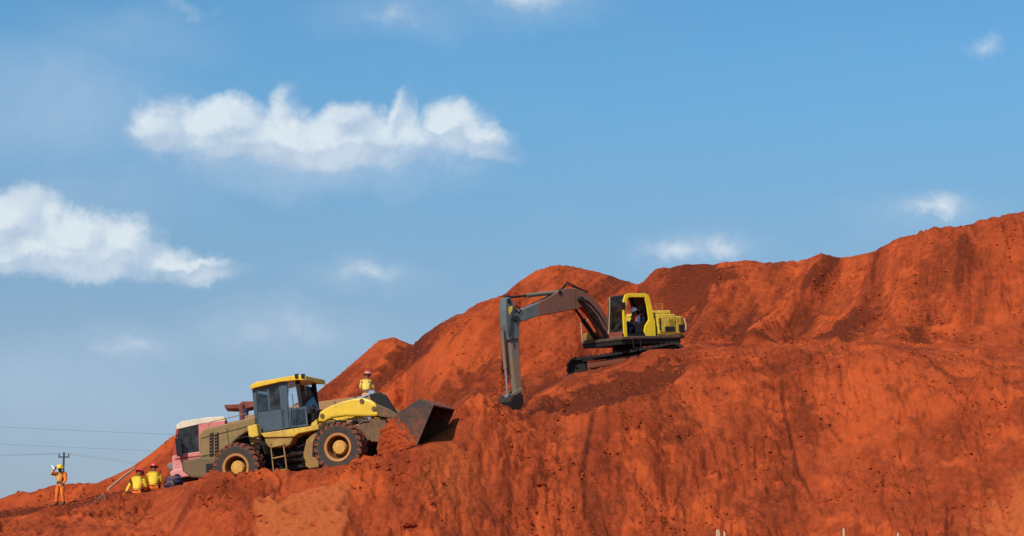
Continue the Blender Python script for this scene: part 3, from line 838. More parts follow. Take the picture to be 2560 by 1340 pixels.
# ------------------------------------------------------------------ wheel loader
ML = frame_at(725.5, 1144.5, 58.9, (0, -1.1, 0.8), R(-15), R(-10))
L = empty('wheel_loader', ML)
setp(L, 'dusty yellow wheel loader with four big tyres and raised dark bucket nosing into the spoil', 'wheel loader')
def P(y): return plane_fn(ML, y)
def poly(pts, y): f = P(y); return [f(*p) for p in pts]

fx, _ = P(-1.1)(853, 1123); rx_, _ = P(-1.1)(598, 1168)
for x, y, o in ((fx, -1.1, -1), (fx, 1.1, 1), (rx_, -1.1, -1), (rx_, 1.1, 1)):
    make_wheel(L, (x, y, 0.80), 0.80, 0.58, 22, o)
MB().prism(poly([(497, 1144), (497, 1086), (510, 1072), (560, 1060), (638, 1041), (638, 1076), (618, 1079), (600, 1090), (584, 1104), (570, 1121), (560, 1145)], -0.85), -0.85, 0.85).build('engine_hood', M_olive, L, 0.05)
f = P(-0.87)
for a in (524, 537):
    v = MB()
    q = [f(a, 1083), f(a + 9, 1081), f(a + 9, 1138), f(a, 1140)]
    v.prism(q, -0.885, -0.845)
    vo = v.build('vent', M_dark, L)
    for k in range(7):
        t = (k + 0.5) / 7
        p = Vector((*q[0], 0)) * (1 - t) + Vector((*q[3], 0)) * t; p2 = Vector((*q[1], 0)) * (1 - t) + Vector((*q[2], 0)) * t
        MB().prism([(p.x + .01, p.y), (p2.x - .01, p2.y), (p2.x - .01, p2.y + 0.035), (p.x + .01, p.y + 0.035)], -0.905, -0.886).build('slat', M_brown, vo)
MB().prism(poly([(455, 1152), (500, 1143), (556, 1143), (558, 1188), (520, 1196), (478, 1194), (457, 1180)], -1.05), -1.05, 1.05).build('counterweight', M_cwt, L, 0.06)
MB().prism(poly([(515, 1160), (540, 1157), (540, 1178), (515, 1181)], -1.06), -1.07, -1.0).build('tail_lamp_recess', M_dark, L, 0.01)
MB().prism(poly([(455, 1156), (462, 1155), (462, 1180), (457, 1178)], -0.9), -0.9, 0.9).build('rear_grille', M_dark, L)
# rear frame and drive line
MB().prism(poly([(560, 1140), (620, 1085), (700, 1080), (760, 1090), (770, 1150), (690, 1165), (640, 1150), (600, 1172)], -0.5), -0.45, 0.45).build('rear_chassis', M_dark, L, 0.03)
for x in (fx, rx_):
    MB().lathe([(0.0, -0.85), (0.17, -0.85), (0.19, -0.4), (0.30, -0.2), (0.30, 0.2), (0.19, 0.4), (0.17, 0.85), (0.0, 0.85)], (x, 0, 0.8), 'y', 20).build('axle', M_dark, L, smooth=True)
# rear fender and yellow step box
MB().sheet(poly([(668, 1135), (660, 1112), (645, 1097), (620, 1090), (596, 1096)], -1.2), 0.03, -1.32, -0.85).build('rear_fender', M_dark, L)
MB().prism(poly([(618, 1066), (641, 1060), (646, 1090), (622, 1096)], -1.2), -1.2, -0.86).build('battery_box', M_yel, L, 0.02)
MB().prism(poly([(622, 1097), (646, 1091), (650, 1105), (628, 1112)], -1.15), -1.15, -0.86).build('bracket', M_yeldust, L, 0.02)
MB().prism(poly([(650, 1083), (770, 1066), (796, 1060), (797, 1074), (745, 1084), (735, 1092), (660, 1094)], -1.05), -1.05, 1.05).build('cab_platform', M_yel, L, 0.03)
MB().prism(poly([(660, 1095), (735, 1091), (725, 1112), (712, 1118), (672, 1120), (663, 1108)], -1.0), -1.0, -0.5).build('fuel_tank', M_yeldust, L, 0.05)
# boarding ladder
f = P(-1.2); ld = MB()
def pt(px, py, y): x, z = P(y)(px, py); return (x, y, z)
lad = MB().tube([pt(676, 1108, -1.05), pt(684, 1178, -1.2)], 0.022, 8).tube([pt(708, 1106, -1.05), pt(717, 1174, -1.2)], 0.022, 8)
lo = lad.build('ladder', M_yeldust, L, smooth=True)
for k in range(3):
    t = (0.08, 0.5, 0.98)[k]
    a = Vector(pt(676, 1108, -1.05)).lerp(Vector(pt(684, 1178, -1.2)), t); b = Vector(pt(708, 1106, -1.05)).lerp(Vector(pt(717, 1174, -1.2)), t)
    MB().box(a.x, b.x, a.y - 0.06, a.y + 0.06, min(a.z, b.z) - 0.02, min(a.z, b.z) + 0.02).build('rung', M_yeldust, lo)
MB().tube([pt(708, 1085, -1.0), pt(718, 1020, -1.0), pt(722, 960, -0.85)], 0.014, 8).build('hand_rail', M_cabgrey, L, smooth=True)
MB().tube([pt(728, 1080, -1.0), pt(733, 1010, -1.0), pt(730, 985, -0.95)], 0.014, 8).build('hand_rail', M_cabgrey, L, smooth=True)
# cab
roof = [(625, 964), (640, 955), (738, 938), (764, 939), (766, 951), (746, 950), (700, 955), (640, 969), (627, 974)]
MB().prism(poly(roof, -0.85), -0.88, 0.88).build('cab_roof', M_yelarm, L, 0.02)
MB().box(0, 1, 0, 1, 0, 1)
yc = -0.75
def cabpoly(pts, m, name, t=0.05, y=yc, bev=0.01, far=True, label=None):
    q = poly(pts, y)
    o = MB().prism(q, y, y + t).build(name, m, L, bev, label=label)
    if far: MB().prism(q, -y - t, -y).build(name, m, L, bev)
    return o
cabpoly([(630, 972), (639, 970), (647, 1080), (638, 1078)], M_cabgrey, 'cab_pillar', 0.07)
cabpoly([(696, 957), (717, 953), (722, 1070), (706, 1072)], M_cabgrey, 'cab_pillar', 0.07, far=False)
cabpoly([(737, 951), (748, 950), (757, 1018), (748, 1020)], M_dark, 'cab_pillar', 0.07)
cabpoly([(644, 1032), (710, 1022), (712, 1072), (650, 1082)], M_cabgrey, 'cab_door', 0.04)
cabpoly([(722, 1020), (766, 1016), (770, 1064), (722, 1070)], M_cabgrey, 'lower_frame', 0.04)
cabpoly([(727, 1026), (761, 1023), (764, 1059), (727, 1064)], M_glass, 'lower_window_pane', 0.012, y=yc - 0.015, bev=0)
cabpoly([(639, 970), (667, 965), (669, 1027), (644, 1031)], M_glass, 'rear_side_pane', 0.012, y=yc + 0.02, bev=0)
cabpoly([(667, 964), (672, 963), (676, 1026), (670, 1027)], M_cabgrey, 'window_bar', 0.04, far=False)
cabpoly([(672, 963), (697, 958), (704, 1022), (676, 1026)], M_glassdark, 'door_pane', 0.012, y=yc + 0.02, bev=0, far=False)
cabpoly([(718, 954), (738, 951), (748, 1019), (722, 1021)], M_glassclear, 'front_side_pane', 0.012, y=yc + 0.02, bev=0)
xr0, zr0 = P(yc)(634, 1000); xf0, zf0 = P(yc)(760, 1000)
bx, bz = P(yc)(640, 1030)
MB().box(bx - 0.03, bx + 0.05, -0.72, 0.72, 1.75, 2.45).build('cab_back_wall', M_cabgrey, L, 0.01)
MB().box(bx - 0.02, bx, -0.70, 0.70, 2.46, 3.12).build('rear_window_pane', M_glassclear, L)
fxp = P(yc)(764, 1020)
MB().prism([(fxp[0] - 0.02, 1.75), (fxp[0], 1.75), (fxp[0] - 0.18, 3.1), (fxp[0] - 0.20, 3.1)], -0.70, 0.70).build('windscreen', M_glassclear, L)
MB().box(bx, fxp[0], -0.74, 0.74, 1.66, 1.74).build('cab_floor', M_dark, L)
MB().box(-0.55, -0.05, -0.26, 0.26, 1.75, 2.15).box(-0.62, -0.48, -0.26, 0.26, 2.1, 2.85).build('driver_seat', M_black, L, 0.05)
MB().box(0.42, 0.68, -0.5, 0.5, 1.75, 2.25).build('dashboard', M_dark, L, 0.04)
MB().tube([(0.35, 0, 1.75), (0.28, 0, 2.35)], 0.03, 8).lathe([(0.17, 0.0), (0.20, 0.02), (0.17, 0.04)], (0.26, 0, 2.37), 'z', 20, True).build('steering_wheel', M_black, L, smooth=True)
MB().tube([pt(760, 945, -0.9), pt(768, 960, -1.15), pt(771, 990, -1.15), pt(762, 998, -1.0)], 0.012, 6).box(*([P(-1.15)(766, 962)[0] - .02, P(-1.15)(766, 962)[0] + .02, -1.30, -1.12, P(-1.15)(766, 990)[1], P(-1.15)(766, 965)[1]])).build('side_mirror', M_black, L)
for q in ((744, 944), (760, 944)):
    x, z = P(-0.8)(*q)
    MB().box(x - 0.05, x + 0.06, -0.93, -0.80, z - 0.02, z + 0.11).build('roof_lamp', M_black, L, 0.015)
# front frame, lift tower, fender
MB().prism(poly([(778, 1058), (800, 1040), (812, 1060), (830, 1085), (845, 1140), (795, 1160), (765, 1168), (757, 1132), (770, 1098)], -0.55), -0.55, 0.55).build('front_frame', M_yel, L, 0.03)
MB().prism(poly([(765, 1100), (795, 1075), (797, 1168), (770, 1172), (758, 1135)], -0.95), -0.95, -0.57).build('front_frame_plate', M_yeldust, L, 0.03)
MB().prism(poly([(640, 1176), (796, 1150), (798, 1162), (650, 1188)], -0.4), -0.4, 0.4).build('belly_plate', M_dark, L, 0.02)
MB().sheet(poly([(785, 1142), (787, 1106), (799, 1080), (820, 1062), (850, 1054)], -1.38), 0.06, -1.40, -0.75).build('front_fender', M_black, L)
MB().prism(poly([(851, 1063), (880, 1062), (905, 1075), (925, 1100), (905, 1108), (880, 1085)], -0.7), -0.72, 0.72).build('nose_frame', M_brown, L, 0.03)
MB().tube([pt(783, 1050, -0.8), pt(786, 1025, -0.8)], 0.035, 8).build('lamp_post', M_dark, L)
x, z = P(-0.8)(784, 1020)
MB().box(x - 0.08, x + 0.08, -0.95, -0.72, z - 0.06, z + 0.09).build('work_lamp', M_black, L, 0.02)
# lift arms
arm_y = poly([(794, 1054), (799, 1029), (826, 1014), (856, 1003), (884, 996), (908, 994), (928, 1001), (940, 1010), (945, 1040), (915, 1041), (862, 1040), (830, 1045), (812, 1054)], -0.70)
arm_b = poly([(940, 1010), (968, 1021), (988, 1033), (1004, 1042), (1000, 1049), (945, 1041)], -0.70)
for a, b in ((-0.72, -0.52), (0.52, 0.72)):
    MB().prism(arm_y, a, b).build('lift_arm', M_yelarm, L, 0.06)
    MB().prism(arm_b, a + 0.004, b - 0.004).build('lift_arm_tip', M_brown, L, 0.03)
MB().prism(poly([(893, 1068), (905, 1050), (935, 1047), (964, 1046), (967, 1098), (946, 1105), (926, 1104), (905, 1086)], -0.60), -0.60, -0.46).build('lower_link', M_brown, L, 0.02)
MB().prism(poly([(893, 1068), (905, 1050), (935, 1047), (964, 1046), (967, 1098), (946, 1105), (926, 1104), (905, 1086)], -0.60), 0.46, 0.60).build('lower_link', M_brown, L, 0.02)
MB().tube([(*P(-0.6)(930, 1030)[:1], -0.52, P(-0.6)(930, 1030)[1]), (P(-0.6)(930, 1030)[0], 0.52, P(-0.6)(930, 1030)[1])], 0.14, 16).build('cross_tube', M_brown, L, smooth=True)
# bellcrank and tilt cylinder
MB().prism(poly([(922, 986), (948, 980), (962, 988), (975, 1008), (992, 1038), (970, 1040), (950, 1025), (928, 1003)], -0.1), -0.12, 0.12).build('bellcrank', M_dark, L, 0.03)
cylinder_part('tilt_cylinder', pt(836, 1022, 0), pt(930, 984, 0), 0.10, 0.55, L, M_exgrey)
for s in (-0.42, 0.42):
    cylinder_part('lift_cylinder', pt(862, 1066, s), pt(926, 1041, s), 0.075, 0.45, L, M_black)
random.seed(11)
for pts_ in ([(792, 1062), (806, 1050), (830, 1048), (862, 1058)], [(788, 1070), (800, 1062), (822, 1066), (850, 1070)], [(770, 1090), (780, 1082), (792, 1088), (800, 1104)], [(762, 1110), (748, 1118), (735, 1112), (722, 1124)],
             [(765, 1125), (750, 1136), (732, 1130), (720, 1140)], [(870, 1046), (890, 1052), (905, 1046), (920, 1048)], [(760, 1145), (742, 1150), (726, 1148), (712, 1152)]):
    yy = random.uniform(-0.75, -0.6)
    MB().tube([Vector(pt(*q, yy + random.uniform(-.04, .04))) for q in pts_], 0.022, 6).build('hydraulic_hose', M_black, L, smooth=True)
for s in (-0.46,):
    cylinder_part('steering_cylinder', pt(712, 1140, s), pt(782, 1124, s), 0.055, 0.55, L, M_yeldust)
for pts_ in ([(503, 1096), (620, 1066)], [(505, 1140), (558, 1132)]):
    a, b = (pt(*q, -0.852) for q in pts_)
    d = 0.012
    MB().prism([(a[0], a[2] - d), (b[0], b[2] - d), (b[0], b[2] + d), (a[0], a[2] + d)], -0.856, -0.84).build('panel_seam', M_dark, L)
a, b = pt(566, 1070, -0.852), pt(572, 1116, -0.852)
MB().prism([(a[0], a[2]), (a[0] + .022, a[2]), (b[0] + .022, b[2]), (b[0], b[2])], -0.856, -0.84).build('panel_seam', M_dark, L)
MB().tube([pt(520, 1068, -0.8), pt(524, 1056, -0.8), pt(616, 1034, -0.8), pt(618, 1045, -0.8)], 0.014, 6).build('hood_rail', M_yeldust, L)
for q in ((905, 1003), (806, 1040), (935, 1022)):
    x, z = P(-0.72)(*q)
    MB().tube([(x, -0.75, z), (x, -0.715, z)], 0.075, 14).build('pin_cap', M_brown, L, smooth=True)
# bucket
bp_ = [(1043, 1114), (948, 1143), (942, 1122), (950, 1085), (964, 1060), (1003, 1028), (1050, 996)]
BY = 1.08
bq = poly(bp_, -BY); bt = P(-BY)(1086, 1012)
bk = empty('bucket', None, L)
MB().sheet(bq + [bt][:0], -0.045, -BY, BY).build('shell', M_dark, bk)  # near-black shell: shade inside the bucket put into its colour
MB().sheet([bq[-1], bt], -0.05, -BY, BY).build('spill_guard', M_bucket, bk)
side = bq + [bt]
for a, b in ((-BY - 0.03, -BY), (BY, BY + 0.03)):
    MB().prism(side, a, b).build('side_plate', M_bucket, bk, 0.008)
cake = [(949, 1141), (943, 1122), (951, 1086), (965, 1060), (984, 1045), (993, 1052), (998, 1044), (1006, 1060), (1011, 1056), (1015, 1074), (1021, 1070), (1025, 1088), (1031, 1086), (1035, 1100), (1041, 1112), (1020, 1120)]
ck = MB()
cc = (978, 1105)
for q0, q1 in zip(cake, cake[1:] + cake[:1]):
    ck.prism(poly([cc, q0, q1], -BY - 0.034), -BY - 0.048, -BY - 0.032)
ck.build('caked_mud', M_earthplain, bk)
for k in range(60):
    a_ = random.random(); b_ = random.random()
    qx = 955 + 75 * a_; qy = 1060 + 75 * b_
    if qy < 1062 + max(0, qx - 990) * 1.0 or qy > 1136 - (qx - 955) * 0.3: continue
    x_, z_ = P(-BY - 0.05)(qx, qy)
    MB().ball((x_, -BY - 0.045, z_), random.uniform(0.03, 0.09), 1.2, 0.45, 1.0, 7, 5).build('mud_lump', M_earthplain, bk)
for i, (p, q) in enumerate((((1008, 1034), (1040, 1095)), ((1026, 1024), (1052, 1084)), ((990, 1048), (1028, 1108)))):
    a = Vector(pt(*p, -BY)); b = Vector(pt(*q, -BY)); d = (b - a).normalized(); n_ = Vector((-d.z, 0, d.x)) * 0.035
    MB().prism([(a.x + n_.x, a.z + n_.z), (b.x + n_.x, b.z + n_.z), (b.x - n_.x, b.z - n_.z), (a.x - n_.x, a.z - n_.z)], -BY - 0.055, -BY - 0.031).build('wear_bar', M_bucket, bk, 0.006)
a = Vector((*bq[0], 0)); b = Vector((*bt, 0)); d = (b - a).normalized(); n_ = Vector((-d.y, d.x, 0)) * 0.07
for y0, y1 in ((-BY - 0.05, -BY - 0.031), (BY + 0.031, BY + 0.05)):
    MB().prism([(a.x, a.y), (b.x, b.y), (b.x + n_.x, b.y + n_.y), (a.x + n_.x, a.y + n_.y)], y0, y1).build('edge_plate', M_bucket, bk, 0.005)
MB().prism([bq[0], (bq[0][0] + 0.16, bq[0][1] + 0.02), (bq[0][0] - 0.05, bq[0][1] - 0.05), (bq[0][0] - 0.35, bq[0][1] - 0.10)], -BY - 0.02, BY + 0.02).build('cutting_edge', M_bucket, bk, 0.005)

# ------------------------------------------------------------------ tipper truck behind the loader
MT = frame_at(436, 1193, 70.0, (4.0, 1.2, 0.55), R(186), R(8))
T = empty('tipper_truck', MT)
setp(T, 'faded red tipper truck with cream cab roof, mostly hidden behind the yellow loader', 'truck')
def PT(y): return plane_fn(MT, y)
def polyT(pts, y): f_ = PT(y); return [f_(*p) for p in pts]
def ptT(px, py, y): x_, z_ = PT(y)(px, py); return (x_, y, z_)
# cab shell: lower body, pillars, roof around real openings
MB().prism(polyT([(432, 1178), (430, 1140), (441, 1137), (562, 1120), (568, 1160), (500, 1180), (460, 1184)], 1.2), -1.2, 1.2).build('cab_body', M_pink, T, 0.02)
MB().prism(polyT([(441, 1062), (455, 1053), (520, 1043), (560, 1041), (564, 1052), (500, 1060), (441, 1074)], 1.2), -1.2, 1.2).build('cab_roof', M_cream, T, 0.018)
for y0, y1 in ((1.12, 1.2), (-1.2, -1.12)):
    MB().prism(polyT([(433, 1138), (440, 1072), (446, 1071), (443, 1137)], 1.2), y0, y1).build('cab_pillar', M_red, T, 0.01)
    MB().prism(polyT([(496, 1062), (562, 1051), (564, 1121), (498, 1131)], 1.2), y0, y1).build('cab_rear_panel', M_pink, T, 0.01)
    MB().prism(polyT([(445, 1071), (496, 1062), (498, 1131), (444, 1137)], 1.18), y0 + .02, y1 - .04).build('door_pane', M_glassdark, T)
wf = P_ = PT(1.2)
a = wf(434, 1136); b = wf(441, 1074)
MB().prism([(a[0] - 0.02, a[1]), (a[0], a[1]), (b[0], b[1]), (b[0] - 0.02, b[1])], -1.1, 1.1).build('windscreen', M_glassdark, T)
MB().prism([(a[0] - .05, a[1] - 0.55), (a[0] + 0.03, a[1] - 0.55), (a[0] + 0.02, a[1] - 0.02), (a[0] - .05, a[1] - 0.02)], -1.0, 1.0).build('radiator_grille', M_red, T, 0.02)
MB().prism(polyT([(438, 1146), (500, 1138), (500, 1141), (438, 1149)], 1.21), 1.195, 1.215).build('door_moulding', M_darkred, T)
MB().prism(polyT([(424, 1180), (440, 1172), (490, 1170), (492, 1188), (440, 1196), (428, 1194)], 1.22), -1.22, 1.22).build('bumper', M_pink, T, 0.05)
MB().prism(polyT([(446, 1192), (488, 1188), (488, 1196), (448, 1203)], 1.1), -1.1, 1.1).build('under_bumper_shade', M_dark, T, 0.02)  # dark block added for the shade under the bumper
for y in (1.0, -1.0):
    x_, z_ = PT(1.0)(428, 1166)
    MB().lathe([(0.0, -0.10), (0.13, -0.10), (0.15, 0.0), (0.13, 0.08), (0.0, 0.11)], (x_, y, z_), 'y', 20).build('headlight', M_lamp, T, smooth=True)
x_, z_ = PT(1.45)(447, 1120)
MB().tube([ptT(441, 1085, 1.2), (x_ + 0.05, 1.45, z_ + 0.35), (x_ + 0.05, 1.45, z_)], 0.016, 6).box(x_ - 0.12, x_ + 0.10, 1.34, 1.52, z_ - 0.30, z_ + 0.36).build('side_mirror', M_black, T, 0.02)
MB().box(2.2, 2.8, -0.35, 0.35, 1.3, 2.2).box(3.0, 3.5, -1.0, 1.0, 1.3, 1.6).build('cab_seat', M_dark, T, 0.05)
MB().box(-3.9, 3.6, -0.45, 0.45, 0.75, 1.0).build('chassis', M_dark, T, 0.03)
for x, ys in ((2.55, (1.0, -1.0)), (-1.3, (1.0, -1.0)), (-2.7, (1.0, -1.0))):
    for y in ys: make_wheel(T, (x, y, 0.52), 0.52, 0.36, 18, -1 if y < 0 else 1, M_darkred)
# intake stack and head board seen over the loader's hood
MB().tube([ptT(612, 1062, 0.9), ptT(612, 1022, 0.9)], 0.14, 12).build('air_cleaner', M_navy, T, smooth=True)
MB().prism(polyT([(560, 1012), (598, 1010), (605, 1003), (636, 1003), (638, 1016), (612, 1022), (600, 1022), (563, 1021)], 0.9), -0.9, 0.9).build('bed_canopy', M_darkred, T, 0.02)
MB().prism(polyT([(597, 1010), (607, 1008), (608, 1060), (599, 1062)], 1.0), -1.0, 1.0).build('head_board', M_darkred, T, 0.01)
rail = [(612, 1040), (760, 1009), (880, 993), (962, 982)]
low = [(968, 1095), (618, 1150)]
for y0, y1 in ((1.14, 1.2), (-1.2, -1.14)):
    MB().prism(polyT(rail + low, 1.2), y0, y1).build('bed_side', M_bed, T, 0.01)
for k, px in enumerate((650, 710, 770, 830, 890, 940)):
    yt = np.interp(px, [612, 760, 880, 962], [1040, 1009, 993, 982])
    MB().prism(polyT([(px, yt + 2), (px + 6, yt + 1), (px + 10, yt + 105), (px + 4, yt + 106)], 1.24), 1.2, 1.26).build('side_rib', M_bed, T, 0.01)
q = polyT([(618, 1150), (968, 1095), (968, 1086), (618, 1141)], 1.2); MB().prism(q, -1.13, 1.13).build('bed_floor', M_bed, T)
MB().prism(polyT([(958, 984), (964, 983), (970, 1094), (964, 1095)], 1.2), -1.13, 1.13).build('tailgate', M_bed, T)
# load of earth in the bed
f_ = PT(1.13); lv = []; lf = []; nx, ny = 30, 14
for i in range(nx):
    px = 622 + (955 - 622) * i / (nx - 1)
    yt = np.interp(px, [612, 760, 880, 962], [1040, 1009, 993, 982])
    x_, z_ = f_(px, yt)
    for j in range(ny):
        y_ = -1.12 + 2.24 * j / (ny - 1)
        hump = (1 - (y_ / 1.12)**2) * 0.26 * math.sin(math.pi * min(1, (i + 2) / 10)) * np.interp(px, [622, 700, 850, 900, 955], [0.5, 1.0, 0.7, -0.4, -0.4])
        dd = 0.08 * perlin(np.array([x_ * 2.3]), np.array([y_ * 2.3]), 7)[0]
        lv.append((x_, y_, z_ - 0.10 + hump + dd - np.interp(px, [850, 905], [0, 0.35])))
for i in range(nx - 1):
    for j in range(ny - 1):
        lf.append((i * ny + j, (i + 1) * ny + j, (i + 1) * ny + j + 1, i * ny + j + 1))
LD = MB().add(lv, lf).build('earth_load', M_bed, None, smooth=True)
LD.matrix_world = MT
setp(LD, 'load of brown earth filling the bed of the tipper truck behind the loader', 'earth load')

# ------------------------------------------------------------------ excavator
EY = 76.0
HE = R(180 + 38)
ME = frame_at(1568, 858, EY, (0, 0, 1.0), HE, R(5))
X = empty('excavator', ME)
setp(X, 'yellow tracked excavator with long dull grey boom digging on the upper ledge', 'excavator')
def PE(y): return plane_fn(ME, y)
def polyE(pts, y): f_ = PE(y); return [f_(*p) for p in pts]
def ptE(px, py, y): x_, z_ = PE(y)(px, py); return (x_, y, z_)
# deck and counterweight
deck = [(1.42, 1.28), (1.42, -1.22), (1.2, -1.3), (-1.75, -1.3), (-2.25, -1.05), (-2.52, -0.55), (-2.6, 0), (-2.52, 0.55), (-2.25, 1.05), (-1.75, 1.3), (1.3, 1.3)]
MB().zprism(deck, 1.07, 1.20).build('deck', M_deck, X, 0.03)
MB().zprism([(1.38, 1.22), (1.38, -1.2), (-1.8, -1.24), (-2.3, -0.7), (-2.45, 0), (-2.3, 0.7), (-1.8, 1.24)], 0.90, 1.066).build('deck_underframe', M_dark, X)
cw = [(-1.62, 1.27), (-1.95, 1.2), (-2.28, 0.98), (-2.48, 0.55), (-2.56, 0), (-2.48, -0.55), (-2.28, -0.98), (-1.95, -1.2), (-1.62, -1.27)]
MB().zprism(cw, 1.21, 1.98).build('counterweight', M_exyeld, X, 0.07)
MB().box(-1.60, -0.62, 0.35, 1.27, 1.21, 2.06).build('side_cabinet', M_exyeld, X, 0.04)
for a_, b_ in ((-1.54, -1.14), (-1.08, -0.68)):
    MB().box(a_, b_, 1.272, 1.292, 1.32, 1.95).build('cabinet_door', M_exyeld, X, 0.012)
vo = MB().box(-1.45, -1.2, 1.293, 1.30, 1.62, 1.86).build('vent', M_dark, X)
for k in range(5):
    MB().box(-1.45, -1.2, 1.302, 1.318, 1.63 + k * 0.048, 1.653 + k * 0.048).build('slat', M_exyeld, vo)
MB().box(-1.5, -0.95, 1.293, 1.299, 1.34, 1.55).build('open_panel', M_dark, X)
MB().box(-0.72, -0.66, 1.293, 1.32, 1.4, 1.9).build('hinge', M_dark, X)
MB().box(-2.12, -1.72, 1.02, 1.235, 1.30, 1.62).build('tail_recess', M_dark, X, 0.02)
MB().box(-1.66, -0.70, -1.1, 0.95, 2.07, 2.24).build('engine_hood', M_exyeld, X, 0.04)
MB().box(-1.60, -0.62, -1.27, 0.34, 1.21, 2.06).build('engine_housing', M_exyeld, X, 0.04)
MB().tube([(-1.0, -0.4, 2.24), (-1.0, -0.4, 2.5)], 0.06, 12).build('exhaust', M_dark, X, smooth=True)
MB().tube([(-1.35, 0.8, 2.24), (-1.35, 0.8, 2.52)], 0.018, 8).tube([(-1.0, 0.8, 2.24), (-1.0, 0.8, 2.52)], 0.018, 8).tube([(-1.42, 0.8, 2.52), (-0.95, 0.8, 2.52)], 0.018, 8).build('hood_rail', M_yeldust, X)
MB().tube([(-2.3, 1.04, 1.3), (-2.34, 1.08, 1.6), (-2.3, 1.04, 1.9)], 0.03, 8).build('grab_bar', M_wood, X, smooth=True)
# right-hand tanks and boxes in front
MB().box(-0.55, 0.55, -1.27, -0.42, 1.21, 1.95).build('fuel_tank', M_exyeld, X, 0.05)
MB().box(0.62, 1.32, -1.22, -0.45, 1.21, 1.52).build('tool_box', M_yeldust, X, 0.04)
MB().tube([(1.36, -1.2, 1.2), (1.38, -1.2, 1.95), (0.75, -1.2, 2.15), (0.5, -1.2, 1.9)], 0.022, 8).build('hand_rail', M_wood, X, smooth=True)
# cab: outline of the left side in the cab's own plane
CY0, CY1 = 0.30, 1.28
def cabE(pts, m, name, y0=CY1 - 0.07, y1=CY1, bev=0.015, far=False):
    o = MB().prism(polyE(pts, CY1), y0, y1).build(name, m, X, bev)
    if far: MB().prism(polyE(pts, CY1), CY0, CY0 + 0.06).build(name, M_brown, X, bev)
    return o
frame_o = [(1561, 845), (1558, 790), (1559, 752), (1563, 737), (1572, 733), (1614, 733), (1622, 737), (1628, 760), (1634, 792), (1638, 800), (1640, 846), (1616, 843), (1611, 828), (1612, 815), (1622, 800), (1621, 785), (1612, 742), (1604, 741), (1572, 742), (1568, 750), (1566, 790), (1569, 845)]
# split the door frame into convex strips
strips = [[(1561, 847), (1558, 790), (1566, 790), (1569, 846)], [(1558, 790), (1559, 750), (1567, 750), (1566, 790)], [(1559, 750), (1563, 737), (1572, 733), (1572, 743), (1567, 750)],
          [(1572, 733), (1614, 733), (1612, 743), (1572, 743)], [(1614, 733), (1622, 737), (1629, 762), (1617, 762), (1612, 743)], [(1629, 762), (1635, 795), (1622, 795), (1617, 762)],
          [(1635, 795), (1638, 803), (1640, 847), (1616, 844), (1611, 828), (1613, 815), (1622, 800), (1622, 795)]]
fr = MB()
for st_ in strips: fr.prism(polyE(st_, CY1), CY1 - 0.06, CY1)
fr.build('door_frame', M_exyel, X, 0.012)
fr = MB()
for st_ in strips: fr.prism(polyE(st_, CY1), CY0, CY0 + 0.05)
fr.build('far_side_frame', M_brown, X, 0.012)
c_tl = PE(CY1)(1563, 737); c_tr = PE(CY1)(1616, 733); c_bl = PE(CY1)(1560, 846); c_br = PE(CY1)(1640, 847); c_mr = PE(CY1)(1636, 798)
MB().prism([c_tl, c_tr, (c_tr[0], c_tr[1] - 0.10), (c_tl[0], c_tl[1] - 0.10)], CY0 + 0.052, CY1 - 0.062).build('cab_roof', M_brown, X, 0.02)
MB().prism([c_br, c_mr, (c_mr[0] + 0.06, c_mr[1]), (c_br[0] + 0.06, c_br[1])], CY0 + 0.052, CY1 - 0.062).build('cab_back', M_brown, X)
MB().prism([c_mr, c_tr, (c_tr[0] + 0.02, c_tr[1] - 0.11), (c_mr[0] + 0.02, c_mr[1])], CY0 + 0.052, CY1 - 0.062).build('rear_window_pane', M_glassdark, X)
MB().prism([(c_bl[0] - 0.03, c_bl[1]), (c_bl[0], c_bl[1]), (c_tl[0], c_tl[1] - 0.10), (c_tl[0] - 0.03, c_tl[1] - 0.10)], CY0 + 0.07, CY1 - 0.07).build('windscreen', M_glassbrown, X)
MB().prism([(c_bl[0] - 0.05, c_bl[1]), (c_bl[0] + 0.02, c_bl[1]), (c_tl[0] + 0.02, c_tl[1]), (c_tl[0] - 0.05, c_tl[1])], CY0 - 0.0, CY0 + 0.065).build('front_pillar', M_wood, X, 0.01)
MB().prism([(c_bl[0] - 0.04, c_bl[1]), (c_bl[0] + 0.03, c_bl[1]), (c_bl[0] + 0.03, c_bl[1] + 0.28), (c_bl[0] - 0.04, c_bl[1] + 0.28)], CY0 + 0.068, CY1 - 0.07).build('front_lower_panel', M_darkred, X, 0.01)
MB().prism([(c_tl[0] - 0.06, c_tl[1] - 0.12), (c_tl[0] + 0.02, c_tl[1] - 0.12), (c_tl[0] + 0.02, c_tl[1] + 0.01), (c_tl[0] - 0.06, c_tl[1] + 0.01)], CY0 + 0.066, CY1 - 0.064).build('visor', M_dark, X, 0.02)
MB().box(c_br[0], c_bl[0], CY0, CY1 - 0.01, 1.205, 1.30).build('cab_floor', M_dark, X)
MB().box(-0.05, 0.42, 0.55, 1.05, 1.31, 1.44).box(-0.16, -0.04, 0.55, 1.05, 1.40, 2.0).build('operator_seat', M_black, X, 0.05)
MB().box(0.10, 0.55, 0.45, 0.53, 1.31, 1.85).box(0.10, 0.55, 1.08, 1.15, 1.31, 1.80).build('control_console', M_dark, X, 0.03)
MB().tube([(0.52, 1.10, 1.8), (0.60, 1.10, 2.05)], 0.018, 8).ball((0.60, 1.10, 2.07), 0.035).build('control_lever', M_black, X)
MB().tube([(0.95, 0.62, 1.3), (0.82, 0.62, 1.95)], 0.016, 8).tube([(0.95, 0.9, 1.3), (0.82, 0.9, 1.95)], 0.016, 8).build('travel_lever', M_black, X)
